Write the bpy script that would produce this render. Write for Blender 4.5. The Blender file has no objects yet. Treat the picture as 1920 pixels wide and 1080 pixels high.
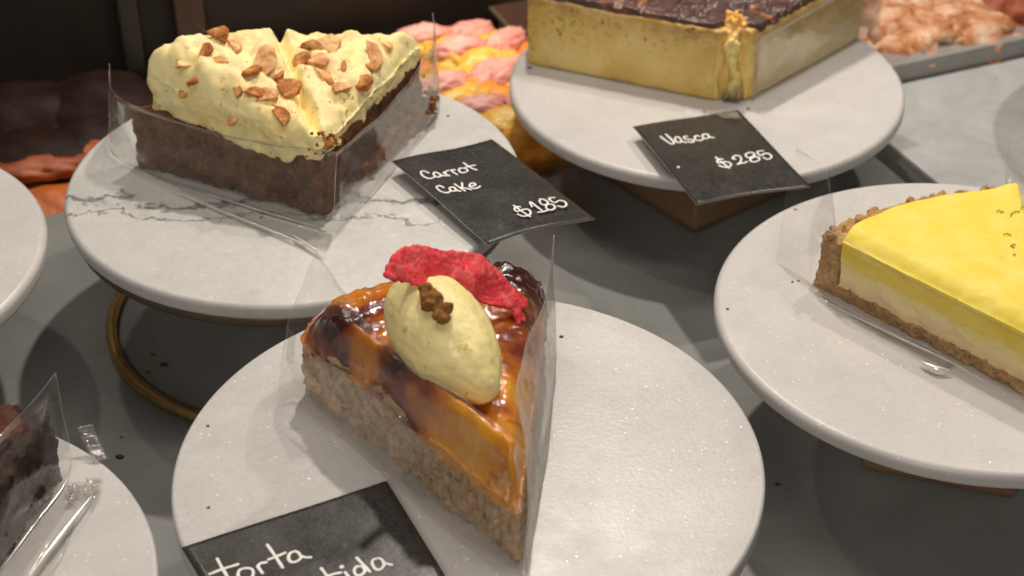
import bpy, bmesh, math, random
import numpy as np
from mathutils import Vector, Matrix, noise as mn

random.seed(7)
scene = bpy.context.scene
C = scene.collection
PI = math.pi

# ------------------------------------------------------------------ camera
CAM_H = 0.626
FPX, PITCH, ROLL = 3139.95, math.radians(34.46036), math.radians(-0.46957)
cam = bpy.data.cameras.new('camera')
cam_o = bpy.data.objects.new('camera', cam)
C.objects.link(cam_o)
cam.sensor_width = 36.0
cam.lens = FPX / 1920 * 36.0
cam.clip_start = 0.02
cam.clip_end = 60
fw = Vector((0, math.cos(PITCH), -math.sin(PITCH)))
up0 = Vector((0, math.sin(PITCH), math.cos(PITCH)))
ri0 = Vector((1, 0, 0))
RI = ri0 * math.cos(ROLL) + up0 * math.sin(ROLL)
UP = -ri0 * math.sin(ROLL) + up0 * math.cos(ROLL)
m3 = Matrix((RI, UP, -fw)).transposed()
cam_o.matrix_world = Matrix.Translation((0, 0, CAM_H)) @ m3.to_4x4()
cam.dof.use_dof = True
cam.dof.focus_distance = 0.86
cam.dof.aperture_fstop = 10.5
scene.camera = cam_o

# ------------------------------------------------------------------ world, lamps, exposure
w = bpy.data.worlds.new('World')
scene.world = w
w.use_nodes = True
bgn = w.node_tree.nodes['Background']
bgn.inputs[0].default_value = (1.0, 0.89, 0.78, 1)
bgn.inputs[1].default_value = 0.07

def lamp(name, loc, target, power, size, color, size_y=None):
    l = bpy.data.lights.new(name, 'AREA')
    l.energy = power
    l.color = color
    l.size = size
    if size_y:
        l.shape = 'RECTANGLE'
        l.size_y = size_y
    else:
        l.shape = 'DISK'
    o = bpy.data.objects.new(name, l)
    C.objects.link(o)
    o.location = loc
    o.rotation_euler = (Vector(target) - Vector(loc)).to_track_quat('-Z', 'Y').to_euler()
    return o

WARM = (1.0, 0.90, 0.79)
lamp('case_spot', (0.05, 1.38, 1.08), (0.0, 0.85, 0.1), 7.4, 0.04, WARM)
lamp('case_spot', (0.62, 1.30, 1.08), (0.2, 0.85, 0.1), 4.0, 0.04, WARM)
lamp('case_spot', (-0.55, 1.30, 1.08), (-0.2, 0.85, 0.1), 1.3, 0.04, WARM)
lamp('case_strip', (0.05, 0.74, 1.22), (0.05, 0.80, 0.1), 3.8, 0.9, (1.0, 0.90, 0.81), 0.10)
lamp('front_fill', (-0.30, -0.60, 0.92), (0.0, 0.85, 0.1), 6.0, 0.5, (1.0, 0.90, 0.81))  # soft fill added behind the camera for front faces, standing in for shop ambience

def tray_lamp(loc, power, angle):
    l = bpy.data.lights.new('tray_lamp', 'SPOT')
    l.energy = power; l.color = (1.0, 0.74, 0.46); l.spot_size = angle; l.spot_blend = 0.6; l.shadow_soft_size = 0.03
    o = bpy.data.objects.new('tray_lamp', l); C.objects.link(o); o.location = loc
tray_lamp((-0.045, 1.255, 0.62), 8.5, math.radians(30))

vs = scene.view_settings
vs.view_transform = 'Standard'
vs.look = 'None'
vs.exposure = 0.04
vs.gamma = 1.0
vs.use_curve_mapping = False
cy = scene.cycles
cy.max_bounces = 10
cy.transparent_max_bounces = 24
cy.diffuse_bounces = 4
cy.glossy_bounces = 4
cy.caustics_reflective = False
cy.caustics_refractive = False
cy.use_denoising = True
cy.sample_clamp_indirect = 6.0

# ------------------------------------------------------------------ helpers
def W(u, v, z):
    """the point at height z seen at pixel (u, v) of the 1920x1080 photograph"""
    r = fw + RI * ((u - 960) / FPX) + UP * ((540 - v) / FPX)
    return Vector((0, 0, CAM_H)) + r * ((z - CAM_H) / r.z)

def lift(p, d=0.002):
    p = Vector(p)
    return p + (Vector((0, 0, CAM_H)) - p).normalized() * d

def inpoly(u, v, P):
    c = False
    for i in range(len(P)):
        (x0, y0), (x1, y1) = P[i], P[i - 1]
        if (y0 > v) != (y1 > v) and u < (x1 - x0) * (v - y0) / (y1 - y0) + x0: c = not c
    return c
def link(o, parent=None):
    C.objects.link(o)
    if parent is not None:
        o.parent = parent
    return o

def thing(name, label, cat, loc, group=None):
    o = bpy.data.objects.new(name, None)
    o.empty_display_size = 0.02
    C.objects.link(o)
    o.location = loc
    o['label'] = label
    o['category'] = cat
    if group:
        o['group'] = group
    return o

def tag(o, label=None, cat=None, group=None, kind=None):
    if label: o['label'] = label
    if cat: o['category'] = cat
    if group: o['group'] = group
    if kind: o['kind'] = kind
    return o

def setmat(me, mats):
    if not isinstance(mats, (list, tuple)):
        mats = [mats]
    for m in mats:
        me.materials.append(m)

def mesh_obj(name, verts, faces, mats, parent=None, smooth=True, base=None, fmats=None):
    """verts in world space; stored relative to the parent thing (or to base)"""
    off = Vector(parent_world(parent)) if parent is not None else Vector(base or (0, 0, 0))
    me = bpy.data.meshes.new(name)
    me.from_pydata([tuple(Vector(v) - off) for v in verts], [], faces)
    setmat(me, mats)
    if fmats is not None:
        me.polygons.foreach_set('material_index', fmats)
    if smooth:
        me.polygons.foreach_set('use_smooth', [True] * len(me.polygons))
    me.update()
    o = bpy.data.objects.new(name, me)
    link(o, parent)
    if parent is None:
        o.location = off
    return o

def parent_world(p):
    loc = Vector((0, 0, 0))
    while p is not None:
        loc = loc + p.location
        p = p.parent
    return loc

def bm_obj(name, bm, mats, parent=None, smooth=True, base=None):
    bm.normal_update()
    verts = [v.co.copy() for v in bm.verts]
    bm.verts.index_update()
    faces = [[v.index for v in f.verts] for f in bm.faces]
    fm = [f.material_index for f in bm.faces]
    bm.free()
    return mesh_obj(name, verts, faces, mats, parent, smooth, base, fm)

def remesh(bm, voxel, smooth_it=0):
    """voxel-remesh a bmesh into one closed skin: (verts Nx3, faces, normals)"""
    me = bpy.data.meshes.new('tmp')
    bm.to_mesh(me)
    bm.free()
    o = bpy.data.objects.new('tmp', me)
    C.objects.link(o)
    md = o.modifiers.new('r', 'REMESH')
    md.mode = 'VOXEL'
    md.voxel_size = voxel
    if smooth_it:
        s = o.modifiers.new('s', 'SMOOTH')
        s.factor = 0.5
        s.iterations = smooth_it
    dg = bpy.context.evaluated_depsgraph_get()
    ev = o.evaluated_get(dg)
    m2 = ev.to_mesh()
    vs_ = [v.co.copy() for v in m2.vertices]
    ns = [v.normal.copy() for v in m2.vertices]
    fs = [list(p.vertices) for p in m2.polygons]
    ev.to_mesh_clear()
    bpy.data.objects.remove(o)
    bpy.data.meshes.remove(me)
    return vs_, fs, ns

def recompute_normals(vs_, fs):
    me = bpy.data.meshes.new('tmp')
    me.from_pydata(vs_, [], fs)
    me.update()
    ns = [v.normal.copy() for v in me.vertices]
    bpy.data.meshes.remove(me)
    return ns

def add_prism(bm, poly, z0, z1):
    n = len(poly)
    lo = [bm.verts.new((p[0], p[1], z0)) for p in poly]
    hi = [bm.verts.new((p[0], p[1], z1)) for p in poly]
    area = sum(poly[i][0] * poly[(i + 1) % n][1] - poly[(i + 1) % n][0] * poly[i][1] for i in range(n))
    fl = [bm.faces.new(lo[::-1]), bm.faces.new(hi)]
    for i in range(n):
        j = (i + 1) % n
        fl.append(bm.faces.new((lo[i], lo[j], hi[j], hi[i])))
    if area < 0:
        for f in fl: f.normal_flip()

def add_ball(bm, c, r, sub=2, rot=None):
    if not isinstance(r, (tuple, list)):
        r = (r, r, r)
    mt = Matrix.Translation(c)
    if rot is not None:
        mt = mt @ rot.to_matrix().to_4x4()
    mt = mt @ Matrix.Diagonal((r[0], r[1], r[2], 1))
    return bmesh.ops.create_icosphere(bm, subdivisions=sub, radius=1.0, matrix=mt)['verts']

def fbm(p, scale, seed=0.0, oct_=4):
    return mn.fractal(Vector(p) * scale + Vector((seed, seed * 1.7, -seed)), 0.9, 2.0, oct_)

def slab(name, poly, bot, top, mats, parent, voxel=0.0016, smooth_it=3, disp=(), extra=None, post=None):
    """a solid cut from polygon poly between height functions bot(x,y) and top(x,y), rounded and roughened"""
    H = 0.04
    bm = bmesh.new()
    add_prism(bm, poly, 0.0, H)
    vs_, fs, ns = remesh(bm, voxel, smooth_it)
    out = []
    for v in vs_:
        b = bot(v.x, v.y) if callable(bot) else bot
        t = top(v.x, v.y) if callable(top) else top
        out.append(Vector((v.x, v.y, b + (t - b) * (v.z / H))))
    ns = recompute_normals(out, fs)
    for (amp, sc, seed) in disp:
        for i, v in enumerate(out):
            out[i] = v + ns[i] * (amp * fbm(v, sc, seed))
    if post:
        post(out, ns)
    return mesh_obj(name, out, fs, mats, parent)

def catmull(pts, n=6, closed=False):
    pts = [Vector(p) for p in pts]
    if len(pts) < 3:
        a, b = pts[0], pts[-1]
        return [a.lerp(b, i / n) for i in range(n + 1)]
    P = [pts[0] * 2 - pts[1]] + pts + [pts[-1] * 2 - pts[-2]]
    out = []
    for i in range(1, len(P) - 2):
        p0, p1, p2, p3 = P[i - 1], P[i], P[i + 1], P[i + 2]
        for k in range(n):
            t = k / n
            out.append(0.5 * ((2 * p1) + (p2 - p0) * t + (2 * p0 - 5 * p1 + 4 * p2 - p3) * t * t + (3 * p1 - p0 - 3 * p2 + p3) * t ** 3))
    out.append(pts[-1].copy())
    return out

def add_tube(bm, path, r, seg=10, nrm=None, flat=1.0, cap=True):
    """sweep a (flattened) circle along path"""
    path = [Vector(p) for p in path]
    rings = []
    n = len(path)
    ref = Vector(nrm) if nrm is not None else Vector((0, 0, 1))
    for i, p in enumerate(path):
        t = (path[min(i + 1, n - 1)] - path[max(i - 1, 0)])
        if t.length < 1e-9: t = Vector((1, 0, 0))
        t.normalize()
        s = t.cross(ref)
        if s.length < 1e-6: s = t.cross(Vector((0, 1, 0)))
        s.normalize()
        u = s.cross(t)
        rr = r(i / (n - 1)) if callable(r) else r
        rings.append([bm.verts.new(p + s * (rr * math.cos(a)) + u * (rr * flat * math.sin(a)))
                      for a in [2 * PI * k / seg for k in range(seg)]])
    for i in range(n - 1):
        for k in range(seg):
            k2 = (k + 1) % seg
            bm.faces.new((rings[i][k], rings[i][k2], rings[i + 1][k2], rings[i + 1][k]))
    if cap:
        bm.faces.new(rings[0][::-1])
        bm.faces.new(rings[-1])

def lathe(name, prof, center, mats, parent=None, seg=160, base=None):
    """prof: (r, z) pairs from the axis outward and back to the axis"""
    cx, cyy = center[0], center[1]
    verts, faces = [], []
    rows = []
    for (r, z) in prof:
        if r < 1e-6:
            rows.append([len(verts)]); verts.append((cx, cyy, z))
        else:
            row = []
            for k in range(seg):
                a = 2 * PI * k / seg
                row.append(len(verts)); verts.append((cx + r * math.cos(a), cyy + r * math.sin(a), z))
            rows.append(row)
    for a, b in zip(rows[:-1], rows[1:]):
        for k in range(seg):
            k2 = (k + 1) % seg
            if len(a) == 1:
                faces.append((a[0], b[k2], b[k]))
            elif len(b) == 1:
                faces.append((a[k], a[k2], b[0]))
            else:
                faces.append((a[k], a[k2], b[k2], b[k]))
    return mesh_obj(name, verts, [f[::-1] for f in faces], mats, parent, True, base)

# ------------------------------------------------------------------ materials
class Mt:
    def __init__(s, name):
        s.m = bpy.data.materials.new(name)
        s.m.use_nodes = True
        s.nt = s.m.node_tree
        s.b = s.nt.nodes['Principled BSDF']
        s.out = s.nt.nodes['Material Output']
        s.tc = s.nt.nodes.new('ShaderNodeTexCoord')
    def n(s, t, **kw):
        x = s.nt.nodes.new(t)
        for k, v in kw.items(): setattr(x, k, v)
        return x
    def l(s, a, b): s.nt.links.new(a, b)
    def noise(s, scale, detail=5, rough=0.6, dist=0.0, stretch=None):
        t = s.n('ShaderNodeTexNoise')
        t.inputs['Scale'].default_value = scale
        t.inputs['Detail'].default_value = detail
        t.inputs['Roughness'].default_value = rough
        t.inputs['Distortion'].default_value = dist
        src = s.tc.outputs['Object']
        if stretch:
            mp = s.n('ShaderNodeMapping')
            mp.inputs['Scale'].default_value = stretch[:3]
            if len(stretch) > 3: mp.inputs['Rotation'].default_value = (0, 0, stretch[3])
            s.l(src, mp.inputs['Vector']); src = mp.outputs['Vector']
        s.l(src, t.inputs['Vector'])
        return t.outputs['Fac']
    def voronoi(s, scale, feature='F1', out='Distance'):
        t = s.n('ShaderNodeTexVoronoi', feature=feature)
        t.inputs['Scale'].default_value = scale
        s.l(s.tc.outputs['Object'], t.inputs['Vector'])
        return t.outputs[out]
    def ramp(s, fac, stops, interp='LINEAR'):
        r = s.n('ShaderNodeValToRGB')
        r.color_ramp.interpolation = interp
        els = r.color_ramp.elements
        while len(els) < len(stops): els.new(0.5)
        for e, (p, c) in zip(els, stops):
            e.position = p
            e.color = (c, c, c, 1) if isinstance(c, (int, float)) else (*c, 1)
        s.l(fac, r.inputs['Fac'])
        return r.outputs['Color']
    def mix(s, fac, a, b, mode='MIX'):
        x = s.n('ShaderNodeMix', data_type='RGBA', blend_type=mode)
        for sock, v in ((x.inputs['Factor'], fac), (x.inputs['A'], a), (x.inputs['B'], b)):
            if isinstance(v, (int, float)): sock.default_value = v
            elif isinstance(v, tuple): sock.default_value = (*v, 1)
            else: s.l(v, sock)
        return x.outputs['Result']
    def math(s, op, a, b=None):
        x = s.n('ShaderNodeMath', operation=op)
        for sock, v in ((x.inputs[0], a), (x.inputs[1], b)):
            if v is None: continue
            if isinstance(v, (int, float)): sock.default_value = v
            else: s.l(v, sock)
        return x.outputs[0]
    def col(s, c):
        if isinstance(c, tuple): s.b.inputs['Base Color'].default_value = (*c, 1)
        else: s.l(c, s.b.inputs['Base Color'])
        return s
    def set(s, **kw):
        for k, v in kw.items():
            sock = s.b.inputs[k.replace('_', ' ')]
            if isinstance(v, (int, float)): sock.default_value = v
            elif isinstance(v, tuple): sock.default_value = v
            else: s.l(v, sock)
        return s
    def bump(s, h, strength=0.5, dist=0.001):
        b = s.n('ShaderNodeBump')
        b.inputs['Strength'].default_value = strength
        b.inputs['Distance'].default_value = dist
        s.l(h, b.inputs['Height'])
        s.l(b.outputs['Normal'], s.b.inputs['Normal'])
        return s
    def sep(s):
        x = s.n('ShaderNodeSeparateXYZ')
        s.l(s.tc.outputs['Object'], x.inputs[0])
        return x.outputs

def marble(name, base=(0.60, 0.59, 0.575), vein=None, grain=0.9):
    t = Mt(name)
    cloud = t.noise(9, 6, 0.6, 0.8)
    c = t.ramp(cloud, [(0.3, tuple(v * 0.84 for v in base)), (0.62, base)])
    fine = t.noise(300, 4, 0.75)
    c = t.mix(grain * 0.5, c, t.ramp(fine, [(0.30, 0.72), (0.48, 0.97), (0.62, 1.0)]), 'MULTIPLY')
    wisp = t.ramp(t.noise(13, 6, 0.62, 1.6, (1, 2.2, 1, 0.6)), [(0.50, 0.0), (0.56, 0.35), (0.63, 0.0)])
    c = t.mix(t.math('MULTIPLY', wisp, 0.6), c, (0.47, 0.47, 0.455))
    specks = t.voronoi(260)
    spark = t.math('MULTIPLY', t.ramp(specks, [(0.10, 1.0), (0.22, 0.0)]), t.ramp(t.noise(120, 2), [(0.52, 0.0), (0.60, 1.0)]))
    c = t.mix(t.math('MULTIPLY', spark, 0.8), c, (0.95, 0.94, 0.92))
    if vein:
        x = t.sep()
        mid = t.math('ADD', x[1], t.math('MULTIPLY', t.math('SUBTRACT', t.noise(26, 6, 0.68, 0.3), 0.5), 0.075))
        mid = t.math('ADD', mid, t.math('MULTIPLY', x[0], 0.05))
        thin = None
        for off, wd in ((0.030, 0.0042), (0.0480, 0.0018)):
            d = t.math('ABSOLUTE', t.math('ADD', mid, off))
            d = t.math('DIVIDE', d, wd)
            mk = t.ramp(d, [(0.0, 1.0), (1.0, 0.0)])
            thin = mk if thin is None else t.math('MAXIMUM', thin, mk)
        brk = t.ramp(t.noise(55, 3, 0.6), [(0.32, 0.0), (0.44, 1.0)])
        thin = t.math('MULTIPLY', thin, brk)
        halo = t.ramp(t.math('DIVIDE', t.math('ABSOLUTE', t.math('ADD', mid, 0.036)), 0.03), [(0.0, 0.55), (1.0, 0.0)])
        halo = t.math('MULTIPLY', halo, t.ramp(t.noise(130, 6, 0.75), [(0.45, 0.0), (0.7, 0.8)]))
        c = t.mix(halo, c, (0.34, 0.35, 0.33))
        grey = t.ramp(t.noise(60, 6, 0.75, 1.0), [(0.48, 0.0), (0.72, 0.5)])
        c = t.mix(grey, c, (0.46, 0.47, 0.44))
        c = t.mix(t.math('MULTIPLY', thin, 0.9), c, (0.07, 0.075, 0.07))
    t.col(c).set(Roughness=t.math('SUBTRACT', t.ramp(t.noise(40, 4), [(0.3, 0.30), (0.7, 0.44)]), t.math('MULTIPLY', spark, 0.22)),
                 Subsurface_Weight=0.12, Subsurface_Radius=(0.004, 0.0035, 0.003), Specular_IOR_Level=0.5)
    t.bump(t.math('ADD', t.noise(420, 4, 0.7), t.math('MULTIPLY', spark, 0.6)), 0.25, 0.0006)
    return t.m

def crumb_mat(name, stops, scale=120, bump=0.8, rough=0.85, pores=None, dist=0.0015, spec=0.2):
    t = Mt(name)
    a = t.noise(scale, 6, 0.7, 0.6)
    c = t.ramp(a, stops)
    big = t.noise(scale * 0.18, 3, 0.6)
    c = t.mix(0.45, c, t.ramp(big, [(0.3, 0.6), (0.65, 1.15)]), 'MULTIPLY')
    h = t.noise(scale * 2.6, 6, 0.75)
    if pores:
        v = t.voronoi(pores)
        pm = t.ramp(v, [(0.10, 1.0), (0.26, 0.0)])
        pm = t.math('MULTIPLY', pm, t.ramp(t.noise(pores * 0.35), [(0.45, 0.0), (0.6, 1.0)]))
        c = t.mix(t.math('MULTIPLY', pm, 0.6), c, tuple(x * 0.45 for x in stops[0][1]))
        h = t.math('SUBTRACT', h, pm)
    t.col(c).set(Roughness=rough, Specular_IOR_Level=spec)
    t.bump(h, bump, dist)
    return t.m

def cream_mat(name, base, spots=None, spotscale=190, spotamt=0.06, rough=0.5, sss=0.3, bumpscale=150, bumpamt=0.25):
    t = Mt(name)
    c = t.ramp(t.noise(45, 4, 0.6), [(0.3, tuple(v * f for v, f in zip(base, (0.9, 0.86, 0.72)))), (0.65, base)])
    if spots:
        s = t.ramp(t.noise(spotscale, 3, 0.5), [(0.66 - spotamt, 0.0), (0.72 - spotamt * 0.6, 0.85)])
        c = t.mix(s, c, spots)
    t.col(c).set(Roughness=rough, Subsurface_Weight=sss, Subsurface_Radius=(0.006, 0.004, 0.002), Subsurface_Scale=1.0, Specular_IOR_Level=0.35)
    t.bump(t.noise(bumpscale, 5, 0.65), bumpamt, 0.001)
    return t.m

def film_mat(name, haze=0.07, gloss=0.10, wr=1.0, ws=70):
    t = Mt(name)
    t.nt.nodes.remove(t.b)
    tr = t.n('ShaderNodeBsdfTransparent'); tr.inputs[0].default_value = (0.99, 0.988, 0.982, 1)
    gl = t.n('ShaderNodeBsdfGlossy'); gl.inputs['Roughness'].default_value = 0.09
    df = t.n('ShaderNodeBsdfDiffuse'); df.inputs[0].default_value = (0.82, 0.80, 0.77, 1)
    tl = t.n('ShaderNodeBsdfTranslucent'); tl.inputs[0].default_value = (0.82, 0.80, 0.77, 1)
    half = t.n('ShaderNodeMixShader'); half.inputs[0].default_value = 0.45
    t.l(df.outputs[0], half.inputs[1]); t.l(tl.outputs[0], half.inputs[2])
    bp = t.n('ShaderNodeBump'); bp.inputs['Strength'].default_value = 0.35 * wr; bp.inputs['Distance'].default_value = 0.0015
    t.l(t.noise(ws, 4, 0.55, 0.8), bp.inputs['Height'])
    t.l(bp.outputs[0], gl.inputs['Normal'])
    lw = t.n('ShaderNodeLayerWeight'); lw.inputs['Blend'].default_value = 0.16
    fr = t.math('MULTIPLY', lw.outputs['Fresnel'], 0.45 if haze > 0.03 else 0.22)
    fr = t.math('ADD', fr, gloss * 0.25)
    m1 = t.n('ShaderNodeMixShader'); t.l(fr, m1.inputs[0])
    t.l(tr.outputs[0], m1.inputs[1]); t.l(gl.outputs[0], m1.inputs[2])
    haze_mix = t.ramp(t.noise(38, 4, 0.6, 1.2), [(0.35, haze * 0.35), (0.7, haze * 1.5)])  # diffuse white paints in the haze of reflected surroundings
    m2 = t.n('ShaderNodeMixShader'); t.l(haze_mix, m2.inputs[0])
    t.l(m1.outputs[0], m2.inputs[1]); t.l(half.outputs[0], m2.inputs[2])
    t.l(m2.outputs[0], t.out.inputs['Surface'])
    return t.m

def plain(name, c, rough=0.5, metal=0.0, var=0.15, scale=60, bump=0.1, spec=0.5, **kw):
    t = Mt(name)
    t.col(t.ramp(t.noise(scale, 5, 0.65), [(0.3, tuple(v * (1 - var) for v in c)), (0.7, tuple(min(1, v * (1 + var)) for v in c))]))
    t.set(Roughness=rough, Metallic=metal, Specular_IOR_Level=spec, **kw)
    if bump: t.bump(t.noise(scale * 4, 4), bump, 0.0006)
    return t.m

M = {}
M['marble'] = marble('white_marble')
M['marble_warm'] = marble('warm_marble', (0.63, 0.615, 0.60), None, 0.6)
M['marble_vein'] = marble('veined_marble', (0.64, 0.64, 0.62), True, 0.8)
M['brass'] = plain('aged_brass', (0.60, 0.41, 0.15), 0.35, 0.8, 0.2, 90, 0.1)
M['bronze'] = plain('dull_bronze', (0.16, 0.125, 0.08), 0.5, 0.5, 0.15, 60, 0.1)
def wood():
    t = Mt('dark_wood')
    g = t.noise(40, 6, 0.65, 0.4, (1, 1, 9))
    t.col(t.ramp(g, [(0.3, (0.17, 0.095, 0.055)), (0.7, (0.30, 0.185, 0.11))])).set(Roughness=0.55)
    t.bump(g, 0.15, 0.0005)
    return t.m
M['wood'] = wood()

def counter_mat():
    t = Mt('counter_stone')
    c = t.ramp(t.noise(14, 6, 0.6, 0.4), [(0.3, (0.225, 0.23, 0.22)), (0.7, (0.30, 0.306, 0.295))])
    sp = t.ramp(t.noise(170, 2, 0.5), [(0.74, 0.0), (0.80, 0.7)])
    c = t.mix(sp, c, (0.12, 0.09, 0.06))
    sc = t.ramp(t.noise(60, 4, 0.6, 0.0, (0.12, 2.4, 1, 0.5)), [(0.66, 0.0), (0.74, 0.35)])
    c = t.mix(sc, c, (0.36, 0.36, 0.34))
    t.col(c).set(Roughness=t.ramp(t.noise(22, 5, 0.6), [(0.3, 0.20), (0.7, 0.38)]), Specular_IOR_Level=0.5)
    t.bump(t.noise(700, 3), 0.04, 0.0004)
    return t.m
M['counter'] = counter_mat()

def steel_mat():
    t = Mt('brushed_steel')
    c = t.ramp(t.noise(18, 6, 0.65, 0.8), [(0.3, (0.42, 0.43, 0.425)), (0.7, (0.62, 0.63, 0.62))])
    sp = t.ramp(t.noise(190, 2, 0.5), [(0.74, 0.0), (0.78, 0.6)])
    c = t.mix(sp, c, (0.8, 0.78, 0.74))
    t.col(c).set(Roughness=t.ramp(t.noise(12, 5, 0.6, 0.6), [(0.3, 0.26), (0.7, 0.44)]), Metallic=0.15)
    t.bump(t.noise(30, 3), 0.08, 0.002)
    return t.m
M['steel'] = steel_mat()
M['steel_shade'] = plain('shaded_steel', (0.36, 0.355, 0.34), 0.4, 0.3, 0.12, 40, 0.05)  # darker than the panel: the ledge's shade is put into the colour
M['rubber'] = plain('black_rubber', (0.045, 0.043, 0.04), 0.6, 0, 0.2, 80)
M['wall'] = plain('dark_wall', (0.016, 0.0095, 0.006), 0.65, 0, 0.4, 7, 0.05)
M['post'] = plain('brown_post', (0.055, 0.022, 0.013), 0.5, 0, 0.2, 20, 0.05)
M['post_grey'] = plain('grey_post', (0.022, 0.019, 0.012), 0.5, 0, 0.2, 20, 0.05)
M['paper'] = plain('white_paper', (0.78, 0.72, 0.6), 0.7, 0, 0.06, 60, 0.1)

def card_mat():
    t = Mt('black_card')
    c = t.ramp(t.noise(700, 4, 0.8), [(0.42, (0.026, 0.025, 0.023)), (0.58, (0.048, 0.046, 0.043)), (0.74, (0.15, 0.147, 0.14))])
    sm = t.ramp(t.noise(60, 5, 0.65, 1.5, (1, 0.35, 1, 0.5)), [(0.56, 0.0), (0.8, 0.35)])
    c = t.mix(sm, c, (0.13, 0.125, 0.115))
    t.col(c).set(Roughness=t.ramp(t.noise(40, 4), [(0.3, 0.22), (0.7, 0.42)]), Specular_IOR_Level=0.45)
    t.bump(t.noise(90, 5, 0.6), 0.25, 0.0008)
    return t.m
M['card'] = card_mat()
M['card_edge'] = plain('card_edge', (0.42, 0.40, 0.37), 0.35, 0, 0.2, 300, 0)
M['chalk'] = plain('white_ink', (0.90, 0.89, 0.86), 0.5, 0, 0.05, 600, 0.1)
M['film'] = film_mat('clear_film', 0.045, 0.05)
M['film_haze'] = film_mat('haze_film', 0.20, 0.08)  # stronger painted haze, for reflection on sheets seen edge-on
M['film_soft'] = film_mat('faint_film', 0.012, 0.03)
M['film_edge'] = film_mat('film_cut_edge', 0.60, 0.3)
M['film_wrinkled'] = film_mat('wrinkled_film', 0.029, 0.16, 4.0, 150)
M['glint'] = plain('film_fold_glint', (0.95, 0.94, 0.92), 0.25, 0.55, 0.03, 300, 0)  # near-white colour stands in for glare along the film folds
M['tape'] = film_mat('clear_tape', 0.16, 0.5, 2.5)

M['carrot'] = crumb_mat('carrot_sponge', [(0.28, (0.050, 0.022, 0.010)), (0.5, (0.135, 0.062, 0.027)), (0.68, (0.25, 0.115, 0.045)), (0.8, (0.40, 0.17, 0.05))], 110, 0.9, 0.85, 210)
def frosting_mat():
    t = Mt('cream_cheese_frosting')
    c = t.ramp(t.noise(45, 4, 0.6), [(0.3, (0.92, 0.76, 0.30)), (0.65, (0.96, 0.86, 0.47))])
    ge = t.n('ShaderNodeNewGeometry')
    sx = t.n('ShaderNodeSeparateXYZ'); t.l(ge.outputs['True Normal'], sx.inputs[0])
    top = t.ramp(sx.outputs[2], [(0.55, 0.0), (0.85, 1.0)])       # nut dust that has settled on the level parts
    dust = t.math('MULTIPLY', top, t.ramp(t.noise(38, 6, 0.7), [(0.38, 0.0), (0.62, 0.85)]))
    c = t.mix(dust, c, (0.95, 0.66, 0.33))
    sp = t.ramp(t.noise(190, 4, 0.65), [(0.62, 0.0), (0.68, 0.8)])
    c = t.mix(sp, c, (0.62, 0.34, 0.10))
    t.col(c).set(Roughness=0.5, Subsurface_Weight=0.25, Subsurface_Radius=(0.005, 0.0035, 0.0015), Specular_IOR_Level=0.35)
    t.bump(t.noise(160, 5, 0.65), 0.5, 0.001)
    return t.m
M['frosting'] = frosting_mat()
def almond_mat():
    t = Mt('toasted_almond')
    c = t.ramp(t.noise(90, 5, 0.7, 0.5), [(0.34, (0.40, 0.13, 0.03)), (0.46, (0.62, 0.28, 0.08)), (0.62, (0.84, 0.56, 0.26))])
    t.col(c).set(Roughness=0.5, Subsurface_Weight=0.1, Subsurface_Radius=(0.003, 0.002, 0.001))
    t.bump(t.noise(300, 4), 0.4, 0.0008)
    return t.m
M['almond'] = almond_mat()
M['almond_skin'] = crumb_mat('almond_skin', [(0.34, (0.20, 0.06, 0.016)), (0.48, (0.46, 0.16, 0.04)), (0.64, (0.72, 0.38, 0.12))], 140, 0.5, 0.55)
def vasca_mat():
    t = Mt('baked_cheese')
    x = t.sep()
    big = t.noise(26, 5, 0.6, 0.5)
    c = t.ramp(big, [(0.3, (0.78, 0.54, 0.12)), (0.55, (0.94, 0.70, 0.24)), (0.75, (0.96, 0.78, 0.36))])
    up_ = t.ramp(t.math('ADD', x[2], t.math('MULTIPLY', t.math('SUBTRACT', t.noise(60, 5, 0.7), 0.5), 0.022)), [(0.034, 0.0), (0.053, 0.9)])
    c = t.mix(t.math('MULTIPLY', up_, t.ramp(t.noise(70, 5, 0.7), [(0.35, 0.2), (0.65, 1.0)])), c, (0.45, 0.22, 0.045))
    sp = t.ramp(t.noise(150, 4, 0.6), [(0.62, 0.0), (0.67, 0.9)])
    area = t.ramp(t.math('ADD', t.math('SUBTRACT', x[2], t.math('MULTIPLY', x[0], 0.25)), t.math('MULTIPLY', t.noise(18, 3), 0.05)), [(0.055, 0.0), (0.085, 1.0)])
    sp = t.math('MULTIPLY', sp, area)
    c = t.mix(sp, c, (0.11, 0.05, 0.018))
    sp2 = t.ramp(t.noise(240, 4, 0.6), [(0.57, 0.0), (0.66, 0.6)])
    c = t.mix(t.math('MULTIPLY', sp2, area), c, (0.34, 0.21, 0.03))
    t.col(c).set(Roughness=0.45, Subsurface_Weight=0.25, Subsurface_Radius=(0.005, 0.003, 0.001), Specular_IOR_Level=0.4)
    t.bump(t.noise(130, 6, 0.65), 0.35, 0.0012)
    return t.m
M['vasca'] = vasca_mat()
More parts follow.
